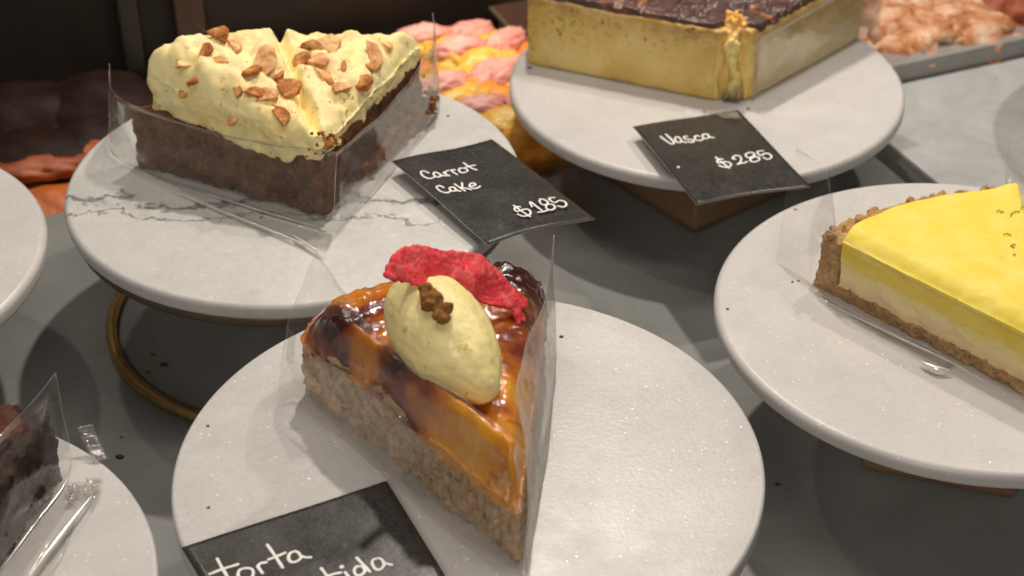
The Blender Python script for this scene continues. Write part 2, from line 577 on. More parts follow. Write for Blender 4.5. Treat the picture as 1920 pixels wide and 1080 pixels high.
def tear_mat():
    t = Mt('torn_cheese')
    x = t.sep()
    h = t.math('ADD', x[2], t.math('MULTIPLY', t.math('SUBTRACT', t.noise(120, 4), 0.5), 0.02))
    c = t.ramp(h, [(0.004, (0.20, 0.16, 0.10)), (0.014, (0.62, 0.50, 0.20)), (0.022, (0.92, 0.76, 0.24)), (0.042, (0.95, 0.80, 0.36)), (0.058, (0.86, 0.46, 0.10))])
    c = t.mix(t.ramp(t.noise(170, 3, 0.6), [(0.58, 0.0), (0.70, 0.6)]), c, (0.60, 0.28, 0.04))
    t.col(c).set(Roughness=0.4, Subsurface_Weight=0.2, Subsurface_Radius=(0.004, 0.002, 0.001))
    t.bump(t.noise(200, 4), 0.4, 0.001)
    return t.m
M['vasca_tear'] = tear_mat()
def burnt_mat():
    t = Mt('burnt_crust')
    c = t.ramp(t.noise(60, 6, 0.7, 0.6), [(0.3, (0.050, 0.024, 0.021)), (0.58, (0.115, 0.060, 0.054)), (0.74, (0.24, 0.16, 0.14))])
    cr = t.ramp(t.voronoi(24, 'DISTANCE_TO_EDGE'), [(0.008, 1.0), (0.06, 0.0)])
    cr = t.math('MULTIPLY', cr, t.ramp(t.noise(20, 4, 0.6), [(0.46, 0.0), (0.56, 1.0)]))
    c = t.mix(cr, c, (0.46, 0.16, 0.035))
    t.col(c).set(Roughness=t.ramp(t.noise(120, 4), [(0.3, 0.25), (0.7, 0.5)]), Specular_IOR_Level=0.55)
    t.bump(t.math('SUBTRACT', t.noise(70, 6, 0.6), t.math('MULTIPLY', cr, 0.6)), 0.4, 0.002)
    return t.m
M['burnt'] = burnt_mat()
def curd_mat():
    t = Mt('lemon_curd')
    x = t.sep()
    h = t.math('ADD', x[2], t.math('MULTIPLY', t.math('SUBTRACT', t.noise(40, 4), 0.5), 0.012))
    c = t.ramp(h, [(0.022, (0.86, 0.70, 0.14)), (0.031, (0.78, 0.57, 0.04)), (0.036, (0.84, 0.67, 0.085))])
    c = t.mix(t.ramp(t.noise(50, 5, 0.6), [(0.42, 0.0), (0.68, 0.7)]), c, (0.90, 0.76, 0.20))
    c = t.mix(t.ramp(t.noise(130, 3, 0.6), [(0.68, 0.0), (0.75, 0.5)]), c, (0.62, 0.44, 0.05))
    t.col(c).set(Roughness=0.52, Subsurface_Weight=0.3, Subsurface_Radius=(0.006, 0.004, 0.001), Specular_IOR_Level=0.3)
    t.bump(t.noise(60, 6, 0.65, 0.0, (1, 0.35, 1, 0.7)), 0.35, 0.0016)
    return t.m
M['lemon_curd'] = curd_mat()
def lemon_cream_mat():
    t = Mt('lemon_cream')
    x = t.sep()
    h = t.math('ADD', x[2], t.math('MULTIPLY', t.math('SUBTRACT', t.noise(45, 4), 0.5), 0.016))
    c = t.ramp(h, [(0.009, (0.82, 0.62, 0.33)), (0.016, (0.90, 0.75, 0.42)), (0.0215, (0.90, 0.76, 0.36)), (0.0255, (0.86, 0.69, 0.12))])
    sp = t.ramp(t.noise(110, 3, 0.6), [(0.66, 0.0), (0.74, 0.7)])
    c = t.mix(sp, c, (0.60, 0.36, 0.12))
    t.col(c).set(Roughness=0.5, Subsurface_Weight=0.3, Subsurface_Radius=(0.006, 0.004, 0.002))
    t.bump(t.noise(140, 5), 0.15, 0.001)
    return t.m
M['lemon_cream'] = lemon_cream_mat()
M['biscuit'] = crumb_mat('biscuit_crust', [(0.28, (0.30, 0.15, 0.055)), (0.46, (0.62, 0.36, 0.15)), (0.66, (0.82, 0.54, 0.24)), (0.82, (0.90, 0.68, 0.38))], 210, 1.0, 0.8, 330, 0.002)
M['zest'] = plain('lime_zest', (0.17, 0.22, 0.02), 0.6, 0, 0.4, 300, 0.1)
M['torta'] = crumb_mat('torta_sponge', [(0.28, (0.17, 0.085, 0.05)), (0.44, (0.52, 0.33, 0.17)), (0.62, (0.80, 0.56, 0.32)), (0.8, (0.88, 0.68, 0.42))], 130, 1.0, 0.8, 120)
M['torta_base'] = crumb_mat('torta_bottom', [(0.3, (0.10, 0.05, 0.035)), (0.7, (0.24, 0.14, 0.10))], 120, 0.8, 0.7)
def glaze_mat():
    t = Mt('fruit_glaze')
    c = t.ramp(t.noise(19, 3, 0.5, 0.4), [(0.35, (0.050, 0.010, 0.008)), (0.42, (0.22, 0.040, 0.010)), (0.49, (0.60, 0.19, 0.010)), (0.60, (0.78, 0.34, 0.018)), (0.70, (0.86, 0.48, 0.04))])
    c = t.mix(t.ramp(t.noise(90, 4, 0.6, 0.5), [(0.62, 0.0), (0.72, 0.7)]), c, (0.30, 0.07, 0.012))
    x = t.sep()
    dk = t.ramp(t.math('ADD', x[0], t.math('MULTIPLY', t.noise(60, 4), 0.03)), [(0.030, 0.0), (0.046, 1.0)])
    dy = t.ramp(x[1], [(0.035, 0.0), (0.06, 1.0)])
    c = t.mix(t.math('MULTIPLY', dk, dy), c, (0.05, 0.011, 0.008))
    t.col(c).set(Roughness=0.14, Specular_IOR_Level=0.6, Coat_Weight=0.7, Coat_Roughness=0.05,
                 Subsurface_Weight=0.35, Subsurface_Radius=(0.010, 0.004, 0.0008))
    t.bump(t.noise(110, 6, 0.6, 0.5), 0.6, 0.0018)
    return t.m
M['glaze'] = glaze_mat()
M['quenelle'] = cream_mat('whipped_cream', (0.93, 0.82, 0.40), (0.66, 0.50, 0.10), 130, 0.0, 0.42, 0.18, 260, 0.45)
def red_mat():
    t = Mt('red_crisp')
    c = t.ramp(t.noise(120, 6, 0.75, 0.5), [(0.3, (0.62, 0.012, 0.025)), (0.48, (0.92, 0.045, 0.07)), (0.7, (0.96, 0.20, 0.18))])
    t.col(c).set(Roughness=0.55, Subsurface_Weight=0.2, Subsurface_Radius=(0.004, 0.001, 0.001))
    t.bump(t.noise(170, 6, 0.7), 0.9, 0.003)
    return t.m
M['red'] = red_mat()
M['streusel'] = crumb_mat('streusel', [(0.3, (0.16, 0.060, 0.015)), (0.55, (0.33, 0.145, 0.04)), (0.75, (0.46, 0.23, 0.075))], 200, 0.8, 0.75)
M['speck'] = plain('dark_crumb', (0.06, 0.035, 0.02), 0.7, 0, 0.4, 400, 0.2)
M['brownie'] = crumb_mat('chocolate_cake', [(0.3, (0.022, 0.012, 0.009)), (0.55, (0.055, 0.033, 0.026)), (0.75, (0.15, 0.10, 0.085))], 70, 0.9, 0.7, 90)
M['brownie_red'] = crumb_mat('chocolate_top', [(0.3, (0.035, 0.013, 0.009)), (0.6, (0.13, 0.045, 0.026))], 90, 0.8, 0.6)
M['dark_bun'] = crumb_mat('dark_glazed_dough', [(0.35, (0.010, 0.004, 0.003)), (0.6, (0.030, 0.011, 0.006)), (0.75, (0.10, 0.030, 0.012))], 22, 0.4, 0.6, None, 0.004, 0.2)
M['orange_dough'] = crumb_mat('orange_dough', [(0.3, (0.58, 0.14, 0.014)), (0.5, (0.85, 0.30, 0.030)), (0.7, (0.92, 0.52, 0.09))], 34, 0.5, 0.4, None, 0.003, 0.4)
M['rust_dough'] = crumb_mat('rust_dough', [(0.3, (0.34, 0.06, 0.012)), (0.5, (0.60, 0.15, 0.025)), (0.7, (0.75, 0.30, 0.08))], 34, 0.4, 0.35, None, 0.003, 0.5)
M['red_dough'] = crumb_mat('red_dough', [(0.3, (0.18, 0.035, 0.012)), (0.5, (0.38, 0.09, 0.028)), (0.7, (0.55, 0.20, 0.08))], 34, 0.5, 0.4, None, 0.003, 0.4)
M['pink'] = crumb_mat('pink_topping', [(0.3, (0.70, 0.24, 0.20)), (0.55, (0.85, 0.42, 0.37)), (0.75, (0.90, 0.62, 0.54))], 40, 0.4, 0.4, None, 0.002, 0.4)
M['yellow'] = crumb_mat('yellow_custard', [(0.3, (0.72, 0.38, 0.045)), (0.55, (0.82, 0.55, 0.10)), (0.75, (0.88, 0.70, 0.25))], 40, 0.3, 0.35, None, 0.002, 0.4)
M['bun'] = crumb_mat('sugared_bun', [(0.32, (0.22, 0.06, 0.02)), (0.44, (0.60, 0.25, 0.10)), (0.56, (0.82, 0.52, 0.34)), (0.68, (0.92, 0.76, 0.62))], 42, 0.6, 0.5, None, 0.003, 0.3)

# ------------------------------------------------------------------ the setting
TH = math.radians(22.3)
E1 = Vector((math.cos(TH), math.sin(TH), 0))
E2 = Vector((-math.sin(TH), math.cos(TH), 0))
def G(a, b, z=0.0):
    return E1 * a + E2 * b + Vector((0, 0, z))

def gbox(bm, a0, a1, b0, b1, z0, z1, bevel=0.0):
    vs8 = [bm.verts.new(G(a, b, z)) for z in (z0, z1) for (a, b) in ((a0, b0), (a1, b0), (a1, b1), (a0, b1))]
    fs = [(3, 2, 1, 0), (4, 5, 6, 7), (0, 1, 5, 4), (1, 2, 6, 5), (2, 3, 7, 6), (3, 0, 4, 7)]
    new = [bm.faces.new([vs8[i] for i in f]) for f in fs]
    if bevel:
        ed = list({e for f in new for e in f.edges})
        bmesh.ops.bevel(bm, geom=ed, offset=bevel, segments=2, profile=0.6, affect='EDGES')

bm = bmesh.new(); gbox(bm, -1.2, 0.661, -0.3, 1.058, -0.03, 0.0, 0.0015)
tag(bm_obj('counter', bm, M['counter'], None, False), 'grey stone display counter under the cake stands', 'counter', None, 'structure')
bm = bmesh.new(); gbox(bm, -1.6, 1.8, -0.3, 2.2, -0.06, -0.034)
tag(bm_obj('floor', bm, M['wall'], None, False), 'dark bottom of the display case', 'floor', None, 'structure')
bm = bmesh.new(); gbox(bm, -1.6, 1.8, 1.275, 1.30, -0.034, 0.5)
tag(bm_obj('wall', bm, M['wall'], None, False), 'dark brown back wall of the display case', 'wall', None, 'structure')

bm = bmesh.new(); gbox(bm, 0.6625, 0.6785, -0.3, 0.988, -0.03, -0.003, 0.001)
tag(bm_obj('rubber_strip', bm, M['rubber'], None, False, G(0.67, 0.6)), 'black rubber strip filling the gap between grey counter and steel shelf', 'strip')
st = thing('steel_shelf', 'brushed steel shelf with a raised back ledge beside the black strip', 'shelf', G(0.95, 0.6))
bm = bmesh.new(); gbox(bm, 0.680, 1.5, -0.3, 0.986, -0.03, 0.002, 0.002)
bm_obj('panel', bm, M['steel'], st, False)
bm = bmesh.new(); gbox(bm, 0.50, 1.5, 0.9885, 1.020, -0.03, 0.0175, 0.002)
bm_obj('ledge', bm, M['steel_shade'], st, False)

def post(a, b, wd, mat, label):
    bm = bmesh.new(); gbox(bm, a - wd / 2, a + wd / 2, b, b + 0.012, -0.034, 0.5, 0.002)
    tag(bm_obj('shelf_post', bm, mat, None, False, G(a, b)), label, 'post', 'posts against the back wall')
def at_back(u, v, b):
    r = fw + RI * ((u - 960) / FPX) + UP * ((540 - v) / FPX)
    return (Vector((0, 0, CAM_H)) + r * (b / r.dot(E2))).dot(E1)
post(at_back(360, 60, 1.26), 1.26, 0.024, M['post'], 'reddish brown shelf post behind the carrot cake')
post(at_back(245, 60, 1.26), 1.26, 0.016, M['post_grey'], 'thin grey shelf post left of the brown post')

# pastry trays behind the counter
def tray(a0, a1, b0, b1, z, label, liner='paper'):
    t = thing('pastry_tray', label, 'tray', G((a0 + a1) / 2, b0, z), 'trays behind the counter')
    bm = bmesh.new(); gbox(bm, a0, a1, b0, b1, z, z + 0.004, 0.001)
    bm_obj('base', bm, M['bronze'], t, False)
    bm = bmesh.new(); gbox(bm, a0 + 0.004, a1 - 0.004, b0 + 0.001, b1 - 0.004, z + 0.0043, z + 0.0052)
    bm_obj('liner', bm, M[liner], t, False)
tray(0.12, 0.46, 1.0605, 1.245, -0.012, 'paper lined tray holding the pink topped danishes')
tray(-0.60, 0.09, 1.0605, 1.255, -0.030, 'dark tray holding the dark glazed loaves', 'dark_bun')
tray(0.50, 1.10, 1.0605, 1.27, -0.012, 'tray of sugared buns behind the steel ledge', 'post')

def lump(name, mat, parent, c, r, rz=0.0, amp=0.12, sc=28, seed=0.0, sub=4, fl=0.25):
    """an uneven rounded lump of dough resting on a flat underside"""
    bm = bmesh.new()
    bmesh.ops.create_icosphere(bm, subdivisions=sub, radius=1.0)
    R = Matrix.Rotation(rz, 3, 'Z')
    for v in bm.verts:
        d = v.co.normalized()
        k = 1 + amp * fbm(d, sc * 0.07, seed, 4)
        q = Vector((d.x * r[0], d.y * r[1], max(d.z, -fl) * r[2])) * k
        v.co = Vector(c) + R @ q
    return bm_obj(name, bm, mat, parent)

def danish(px, py, z, rz, seed, label, size=1.0):
    c = W(px, py, z)
    c.z = 0.0
    t = thing('danish_pastry', label, 'pastry', c, 'pink topped danishes in the tray')
    lump('dough', M['orange_dough'], t, c + Vector((0, 0, 0.003)), (0.062 * size, 0.050 * size, 0.031), rz, 0.18, 40, seed)
    for k in range(3):
        a = rz + (k - 1) * 0.9 + 0.3 * math.sin(seed + k)
        d = Vector((math.cos(a), math.sin(a), 0)) * 0.020 * (k - 1) * size
        lump('custard', M['yellow'], t, c + d + Vector((0.010 * math.cos(rz + 1.4), 0.012 * math.sin(rz + 1.4) - 0.02, 0.024)), (0.026 * size, 0.022 * size, 0.012), a, 0.18, 40, seed + k)
    for k in range(2):
        d = Vector((math.cos(rz), math.sin(rz), 0)) * (0.018 * (2 * k - 1)) * size
        lump('topping', M['pink'], t, c + d + Vector((0, 0.004, 0.030)), (0.024 * size, 0.012 * size, 0.012), rz + 0.5 * k, 0.2, 50, seed + 7 + k)

danish(905, 95, 0.03, 0.35, 1.0, 'danish with pink topping behind the others, beside the film of the tall cheesecake')
danish(875, 160, 0.03, 0.5, 4.2, 'danish with a large pink piece nearest the carrot cake film')
danish(945, 205, 0.03, 0.3, 8.8, 'danish at the front edge of the tray between the two back plates')
danish(985, 130, 0.03, 0.8, 5.1, 'danish half hidden behind the tall cheesecake plate')
danish(835, 75, 0.03, 0.1, 2.7, 'danish with orange crust beside the film of the carrot cake')

def bun(px, py, r, seed, label, mat='bun', group='sugared buns behind the steel ledge', zb=0.0, hz=0.6, name='sugared_bun'):
    c = W(px, py, zb + r * 0.4); c.z = zb
    t = thing(name, label, 'bun', c, group)
    lump('dough', M[mat], t, c + Vector((0, 0, r * 0.12)), (r, r * 0.85, r * hz), seed, 0.22, 45, seed)
    for k in range(4):
        a = seed * 3 + k * 1.7
        lump('knob', M[mat], t, c + Vector((math.cos(a) * r * 0.5, math.sin(a) * r * 0.45, r * hz * 0.72)), (r * 0.36, r * 0.30, r * 0.26), a, 0.25, 45, seed + k, 3)
bun(1700, 50, 0.050, 1.3, 'knobbly pale sugared bun nearest the tall cheesecake')
bun(1810, 45, 0.046, 2.9, 'pale sugared bun second along the steel ledge')
bun(1755, -15, 0.05, 4.4, 'orange sugared bun in the second row between two pale buns', 'orange_dough')
bun(1900, 5, 0.05, 6.1, 'reddish bun at the far end of the steel ledge', 'red_dough')
bun(1650, -20, 0.05, 7.7, 'sugared bun behind the right corner of the tall cheesecake')
bun(1850, -50, 0.05, 8.3, 'orange bun in the second row, at the far end', 'orange_dough')

def loaf(px, py, r, rz, seed, label, top, rim=None):
    zb = -0.0245
    c = W(px, py, zb + 0.02); c.z = zb
    t = thing('glazed_loaf', label, 'pastry', c, 'dark glazed loaves in the dim tray')
    lump('dough', M[top], t, c + Vector((0, 0, 0.006)), r, rz, 0.10, 26, seed)
    if rim:
        d = Vector((0, -r[1] * 0.55, r[2] * 0.15))
        lump('split', M[rim], t, c + d + Vector((0, 0, r[2] * 0.55)), (r[0] * 0.85, r[1] * 0.40, r[2] * 0.30), rz, 0.25, 40, seed + 3)
loaf(70, 300, (0.060, 0.040, 0.034), 0.2, 1.1, 'dark glazed loaf with a red split behind the left plate', 'dark_bun', 'red_dough')
loaf(165, 275, (0.050, 0.036, 0.034), 0.4, 2.2, 'dark glazed loaf with a red split touching the left edge of the carrot cake plate', 'dark_bun', 'red_dough')
loaf(95, 372, (0.060, 0.026, 0.020), 0.25, 3.3, 'orange glazed pastry between the two left plates', 'rust_dough')
loaf(30, 210, (0.062, 0.042, 0.036), 0.2, 4.4, 'plain dark loaf at the back of the dim tray, far from the brown post', 'dark_bun')
loaf(180, 195, (0.060, 0.042, 0.036), 0.1, 5.5, 'plain dark loaf at the back of the dim tray, behind the torn film', 'dark_bun')

# ------------------------------------------------------------------ cake stands
def plate_profile(R, zt, t, edge):
    pr = [(0, zt)]
    for k in (0.25, 0.5, 0.75, 0.9): pr.append(((R - edge) * k, zt))
    pr.append((R - edge, zt))
    for k in range(1, 9):
        a = PI / 2 * k / 8
        pr.append((R - edge + edge * math.sin(a), zt - edge * (1 - math.cos(a))))
    e2 = edge * 0.7
    for k in range(0, 7):
        a = PI / 2 * k / 6
        pr.append((R - e2 + e2 * math.cos(a), zt - t + e2 * (1 - math.sin(a))))
    pr.append((R * 0.5, zt - t)); pr.append((0, zt - t))
    return pr

def block(bm, c, side, ang, z0, z1, chamfer):
    vs_ = []
    for z, s in ((z0, side - 2 * chamfer), (z0 + chamfer * 1.6, side), (z1, side)):
        vs_.append([bm.verts.new((c[0] + s / math.sqrt(2) * math.cos(ang + k * PI / 2), c[1] + s / math.sqrt(2) * math.sin(ang + k * PI / 2), z)) for k in range(4)])
    for a, b in zip(vs_[:-1], vs_[1:]):
        for k in range(4):
            bm.faces.new((a[k], a[(k + 1) % 4], b[(k + 1) % 4], b[k]))
    bm.faces.new(vs_[0][::-1]); bm.faces.new(vs_[-1])
    bmesh.ops.bevel(bm, geom=[e for e in bm.edges], offset=0.0022, segments=3, profile=0.5, affect='EDGES')

R0 = 0.1388
DISC = {'torta': (-0.0210, 0.6054, 0.1122), 'carrot': (-0.1326, 0.8870, 0.1018), 'cheese': (0.1379, 1.0576, 0.0765),
        'lemon': (0.2505, 0.7509, 0.0933), 'empty': (-0.4093, 0.8036, 0.0983), 'choc': (-0.2941, 0.5159, 0.1050)}
GST = 'marble cake stands on the counter'
def wood_stand(key, label, side, ang, t=0.0095, mat='marble', edge=0.0035, chamfer=0.003):
    x, y, z = DISC[key]
    s = thing('cake_stand', label, 'cake stand', (x, y, 0), GST)
    lathe('plate', plate_profile(R0, z, t, edge), (x, y), M[mat], s)
    bm = bmesh.new(); block(bm, (x, y), side, ang, 0.0003, z - t - 0.0003, chamfer)
    bm_obj('base', bm, M['wood'], s, False)
wood_stand('torta', 'white marble stand carrying the glazed fruit cake slice', 0.085, 0.4, 0.010, 'marble', 0.002)
wood_stand('cheese', 'white marble stand on a wide wooden block carrying the tall cheesecake', 0.130, math.atan2(-0.091, -0.013), 0.0102, 'marble_warm', 0.004, 0.006)
wood_stand('lemon', 'white marble stand on a small wooden block carrying the lemon pie', 0.086, math.radians(-18 + 45), 0.0094, 'marble_warm', 0.004)
wood_stand('empty', 'white marble stand cut by the frame, with no cake in view', 0.085, 0.2, 0.0115, 'marble_warm', 0.0045)
wood_stand('choc', 'white marble stand carrying the dark chocolate cake', 0.085, 0.6, 0.010, 'marble_warm', 0.002)
x, y, z = DISC['carrot']
s = thing('cake_stand', 'grey veined marble stand on a brass ring carrying the carrot cake', 'cake stand', (x, y, 0), GST)
lathe('plate', plate_profile(R0, z, 0.0098, 0.0035), (x, y), M['marble_vein'], s)
lathe('rim', [(0, z - 0.0101), (0.1355, z - 0.0101), (0.1362, z - 0.0113), (0.1355, z - 0.0165), (0.133, z - 0.018), (0, z - 0.018)], (x, y), M['bronze'], s)
bm = bmesh.new()
rr, tr_ = 0.1245, 0.0037
ring = []
for k in range(160):
    a = 2 * PI * k / 160
    ring.append([bm.verts.new((x + (rr + tr_ * math.cos(b)) * math.cos(a), y + (rr + tr_ * math.cos(b)) * math.sin(a), tr_ + 0.0002 + tr_ * math.sin(b))) for b in [2 * PI * j / 14 for j in range(14)]])
for k in range(160):
    for j in range(14):
        bm.faces.new((ring[k][j], ring[(k + 1) % 160][j], ring[(k + 1) % 160][(j + 1) % 14], ring[k][(j + 1) % 14]))
bm_obj('base_ring', bm, M['brass'], s)
for a in (0.15, 1.75, -1.25):
    bm = bmesh.new()
    add_tube(bm, catmull([(x + rr * math.cos(a), y + rr * math.sin(a), tr_), (x + 0.075 * math.cos(a), y + 0.075 * math.sin(a), 0.035), (x + 0.05 * math.cos(a), y + 0.05 * math.sin(a), z - 0.018)], 8), 0.003)
    bm_obj('leg', bm, M['brass'], s)
# the neighbouring stand further along the steel shelf, just outside the picture: its shade reaches in
DISC['next'] = (0.524, 1.100, 0.1000)
wood_stand('next', 'white marble stand on the steel shelf beyond the right edge of the photo', 0.085, 0.4, 0.0115, 'marble_warm', 0.0045)

# ------------------------------------------------------------------ carrot cake
def pdist(p, a, b):
    ax, ay = a[0], a[1]; bx, by = b[0] - ax, b[1] - ay
    t = max(0, min(1, ((p[0] - ax) * bx + (p[1] - ay) * by) / (bx * bx + by * by)))
    return math.hypot(p[0] - ax - bx * t, p[1] - ay - by * t)

zc = DISC['carrot'][2]
T_, L_, Rr = Vector((-0.1098, 0.8385)), Vector((-0.2328, 0.9015)), Vector((-0.0571, 0.9640))
back = []
for k in range(1, 8):
    t = k / 8
    q = Rr.lerp(L_, t) + Vector((-0.33, 0.94)) * (0.012 * math.sin(PI * t))
    back.append(q)
poly = [T_, Rr] + back + [L_]
carrot = thing('carrot_cake', 'carrot cake wedge with cream cheese frosting and toasted almonds on the veined plate', 'cake', (-0.13, 0.90, zc))
def brown_top(px, py):
    u = 0
    d = (Vector((px, py)) - T_)
    al = d.dot((L_ - T_).normalized()) / (L_ - T_).length
    ar = d.dot((Rr - T_).normalized()) / (Rr - T_).length
    return zc + 0.0405 - 0.010 * math.exp(-((al - 0.35) / 0.2) ** 2) * max(0, 1 - ar * 3) + 0.0025 * fbm((px, py, 0), 40, 3)
slab('sponge', [(p.x, p.y) for p in poly], zc + 0.0004, brown_top, M['carrot'], carrot, 0.0016, 4,
     [(0.0022, 70, 1.0), (0.0012, 220, 2.0)])
N_ = (Rr.lerp(L_, 0.47) + Vector((-0.006, 0.012)))
def frost_top(px, py):
    p = (px, py)
    s_ = (Vector(p) - T_).length / 0.095
    cx_ = px - (T_.x + (N_.x - T_.x) * min(1, max(0, (py - T_.y) / (N_.y - T_.y))))
    rt = 1 / (1 + math.exp(-cx_ / 0.006))                      # the right lobe sits lower
    hgt = 0.011 + (0.0255 - 0.0125 * rt) * min(1, s_) ** 0.75
    g = pdist(p, T_ + (N_ - T_) * 0.10, N_ + (N_ - T_) * 0.2)
    hgt -= 0.012 * math.exp(-(g / 0.0036) ** 2) - 0.002 * math.exp(-(g / 0.012) ** 2)
    e = min(pdist(p, T_, L_), pdist(p, T_, Rr), min(pdist(p, a_, b_) for a_, b_ in zip([Rr] + back, back + [L2])), pdist(p, L2, T_) + 0.001)
    eb = pdist(p, L_, Rr)
    q_ = 1 - min(1, e / 0.014)
    hgt *= 0.25 + 0.78 * math.sqrt(1 - q_ * q_)
    rc = (Vector(p) - Rr).length
    hgt *= 1 - 0.35 * math.exp(-(rc / 0.025) ** 2)
    hgt += (0.0052 * fbm((px, py, 0), 40, 5.5, 2) + 0.0030 * fbm((px, py, 1), 85, 2.2, 3)) * (0.5 + 0.5 * min(1, e / 0.01))
    hgt += 0.0035 * math.exp(-((eb - 0.002) / 0.010) ** 2)
    return zc + 0.041 + max(hgt, 0.004)
def frost_bot(px, py):
    return brown_top(px, py) - 0.002 - 0.003 * max(0, fbm((px, py, 0.3), 55, 9.0, 3))
cen = (T_ + L_ + Rr) / 3
L2 = L_ + (Rr - L_).normalized() * 0.010 + (T_ - L_).normalized() * 0.006
fpoly = [(p - cen) * 1.0 + cen + (p - cen).normalized() * 0.0006 for p in poly[:-1] + [L2]]
def frost_post(vs_, ns):
    for i, v in enumerate(vs_):
        side = 1 - abs(ns[i].z)
        k = fbm(v, 48, 4.4, 3)
        vs_[i] = v + Vector((ns[i].x, ns[i].y, 0)) * (0.0030 * max(-0.5, k)) * side
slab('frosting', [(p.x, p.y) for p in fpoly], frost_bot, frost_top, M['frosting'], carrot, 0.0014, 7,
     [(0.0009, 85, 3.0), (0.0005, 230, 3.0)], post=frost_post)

def almond(parent, c, nrm, ang, ln, wd, th, seed, mat):
    rnd = random.Random(seed)
    q = Vector(nrm).normalized().to_track_quat('Z', 'Y') @ Matrix.Rotation(ang, 3, 'Z').to_quaternion()
    bm = bmesh.new()
    cut = rnd.uniform(-0.35, 0.2)
    for k in range(26):                          # a chopped shard: the hull of scattered points, one side cut straight
        a = rnd.uniform(0, 2 * PI); r_ = rnd.uniform(0.85, 1.0); zz = rnd.uniform(-1, 1)
        d = Vector((max(math.cos(a) * r_, cut), math.sin(a) * r_ * (1 - 0.2 * rnd.random()), zz * (0.55 + 0.45 * (1 - r_))))
        bm.verts.new(Vector(c) + q @ Vector((d.x * wd * 1.25, d.y * ln, d.z * th)))
    hull = bmesh.ops.convex_hull(bm, input=bm.verts)
    bmesh.ops.delete(bm, geom=[v for v in bm.verts if not v.link_faces], context='VERTS')
    bmesh.ops.bevel(bm, geom=list(bm.edges), offset=0.0003, segments=1, affect='EDGES')
    bm_obj('almond', bm, M[mat], parent, False)
    return

def surf_at(u, v, topf):
    """first point of the frosting met along the ray through pixel (u, v)"""
    for dv in range(0, 40, 3):
        z_ = zc + 0.085
        while z_ > zc + 0.03:
            p = W(u, v + dv, z_)
            if inpoly(p.x, p.y, [(q.x, q.y) for q in fpoly]) and z_ <= topf(p.x, p.y): return p
            z_ -= 0.0008
    return W(u, v, zc + 0.05)
alm = [(350, 128, 0.0062, 0.0042, 1, 0), (362, 152, 0.006, 0.003, 0.3, 1), (352, 182, 0.0058, 0.0036, 1.2, 1), (383, 98, 0.0055, 0.004, 0.4, 1),
       (405, 76, 0.007, 0.0060, 1.3, 1), (428, 90, 0.009, 0.005, 0.0, 0), (415, 120, 0.006, 0.003, 0.4, 0), (490, 118, 0.0115, 0.006, -0.2, 0),
       (468, 132, 0.007, 0.005, 0.9, 1), (440, 175, 0.0055, 0.003, 0.7, 1), (478, 188, 0.0075, 0.005, 1.1, 1), (498, 186, 0.0075, 0.0045, 1.4, 0),
       (535, 170, 0.0085, 0.0065, 0.5, 1), (520, 222, 0.0085, 0.0045, 1.0, 1), (428, 222, 0.008, 0.005, 0.2, 0), (585, 100, 0.0075, 0.005, 0.9, 1),
       (612, 92, 0.0085, 0.006, 1.2, 0), (596, 120, 0.0065, 0.005, 0.8, 0), (560, 115, 0.0065, 0.005, 0.6, 1), (600, 148, 0.0105, 0.005, -0.1, 0),
       (642, 172, 0.0065, 0.0045, 1.1, 0), (675, 160, 0.0065, 0.0055, 0.6, 1), (690, 108, 0.0115, 0.0055, 0.2, 0), (700, 130, 0.0055, 0.003, 1.3, 1),
       (720, 92, 0.0055, 0.0035, 0.2, 0), (520, 145, 0.005, 0.0025, 0.1, 1), (610, 270, 0.0048, 0.0032, 0.3, 1), (452, 205, 0.004, 0.002, 0.3, 1), (640, 128, 0.0045, 0.002, 0.1, 1)]
for i, (u, v, ln, wd, ang, sk) in enumerate(alm):
    p = surf_at(u, v, frost_top)
    rnd = random.Random(i)
    almond(carrot, p + Vector((0, 0, 0.0012)), (rnd.uniform(-0.4, 0.4), rnd.uniform(-0.8, 0.0), 1), ang + rnd.uniform(-0.4, 0.4), ln * 1.15, wd * 1.45, 0.0036, i + 0.5, 'almond_skin' if sk else 'almond')

bm = bmesh.new(); rnd = random.Random(77)
for k in range(170):
    u, v = rnd.uniform(330, 730), rnd.uniform(95, 260)
    if not inpoly(u, v, [(340, 150), (420, 100), (530, 120), (700, 110), (720, 140), (630, 250), (590, 270), (480, 215), (360, 190)]): continue
    p = surf_at(u, v, frost_top)
    rr_ = rnd.uniform(0.0005, 0.0014)
    q = add_ball(bm, p + Vector((0, 0, 0.0004)), (rr_, rr_ * rnd.uniform(0.4, 0.9), rr_ * 0.5), 1, Matrix.Rotation(rnd.uniform(0, 3), 3, 'Z').to_quaternion())
o = bm_obj('almond_dust', bm, M['almond'], carrot, False); o['kind'] = 'stuff'

# loose crumb bulge at the foot of the right corner
def crumb_cluster(name, mat, parent, c, n, spread, r, seed):
    rnd = random.Random(seed)
    bm = bmesh.new()
    for _ in range(n):
        d = Vector((rnd.gauss(0, spread[0]), rnd.gauss(0, spread[1]), abs(rnd.gauss(0, spread[2]))))
        k = r * rnd.uniform(0.5, 1.2)
        add_ball(bm, Vector(c) + d, (k, k * rnd.uniform(0.7, 1.1), k * rnd.uniform(0.7, 1.0)), 2)
    vs_, fs, ns = remesh(bm, 0.0007, 1)
    for i, v in enumerate(vs_): vs_[i] = v + ns[i] * 0.0006 * fbm(v, 300, seed)
    return mesh_obj(name, vs_, fs, mat, parent)
M['carrot_bright'] = crumb_mat('carrot_crumb', [(0.3, (0.12, 0.045, 0.012)), (0.55, (0.36, 0.13, 0.03)), (0.75, (0.55, 0.23, 0.05))], 160, 0.9, 0.8)
bm = bmesh.new(); rnd = random.Random(3)
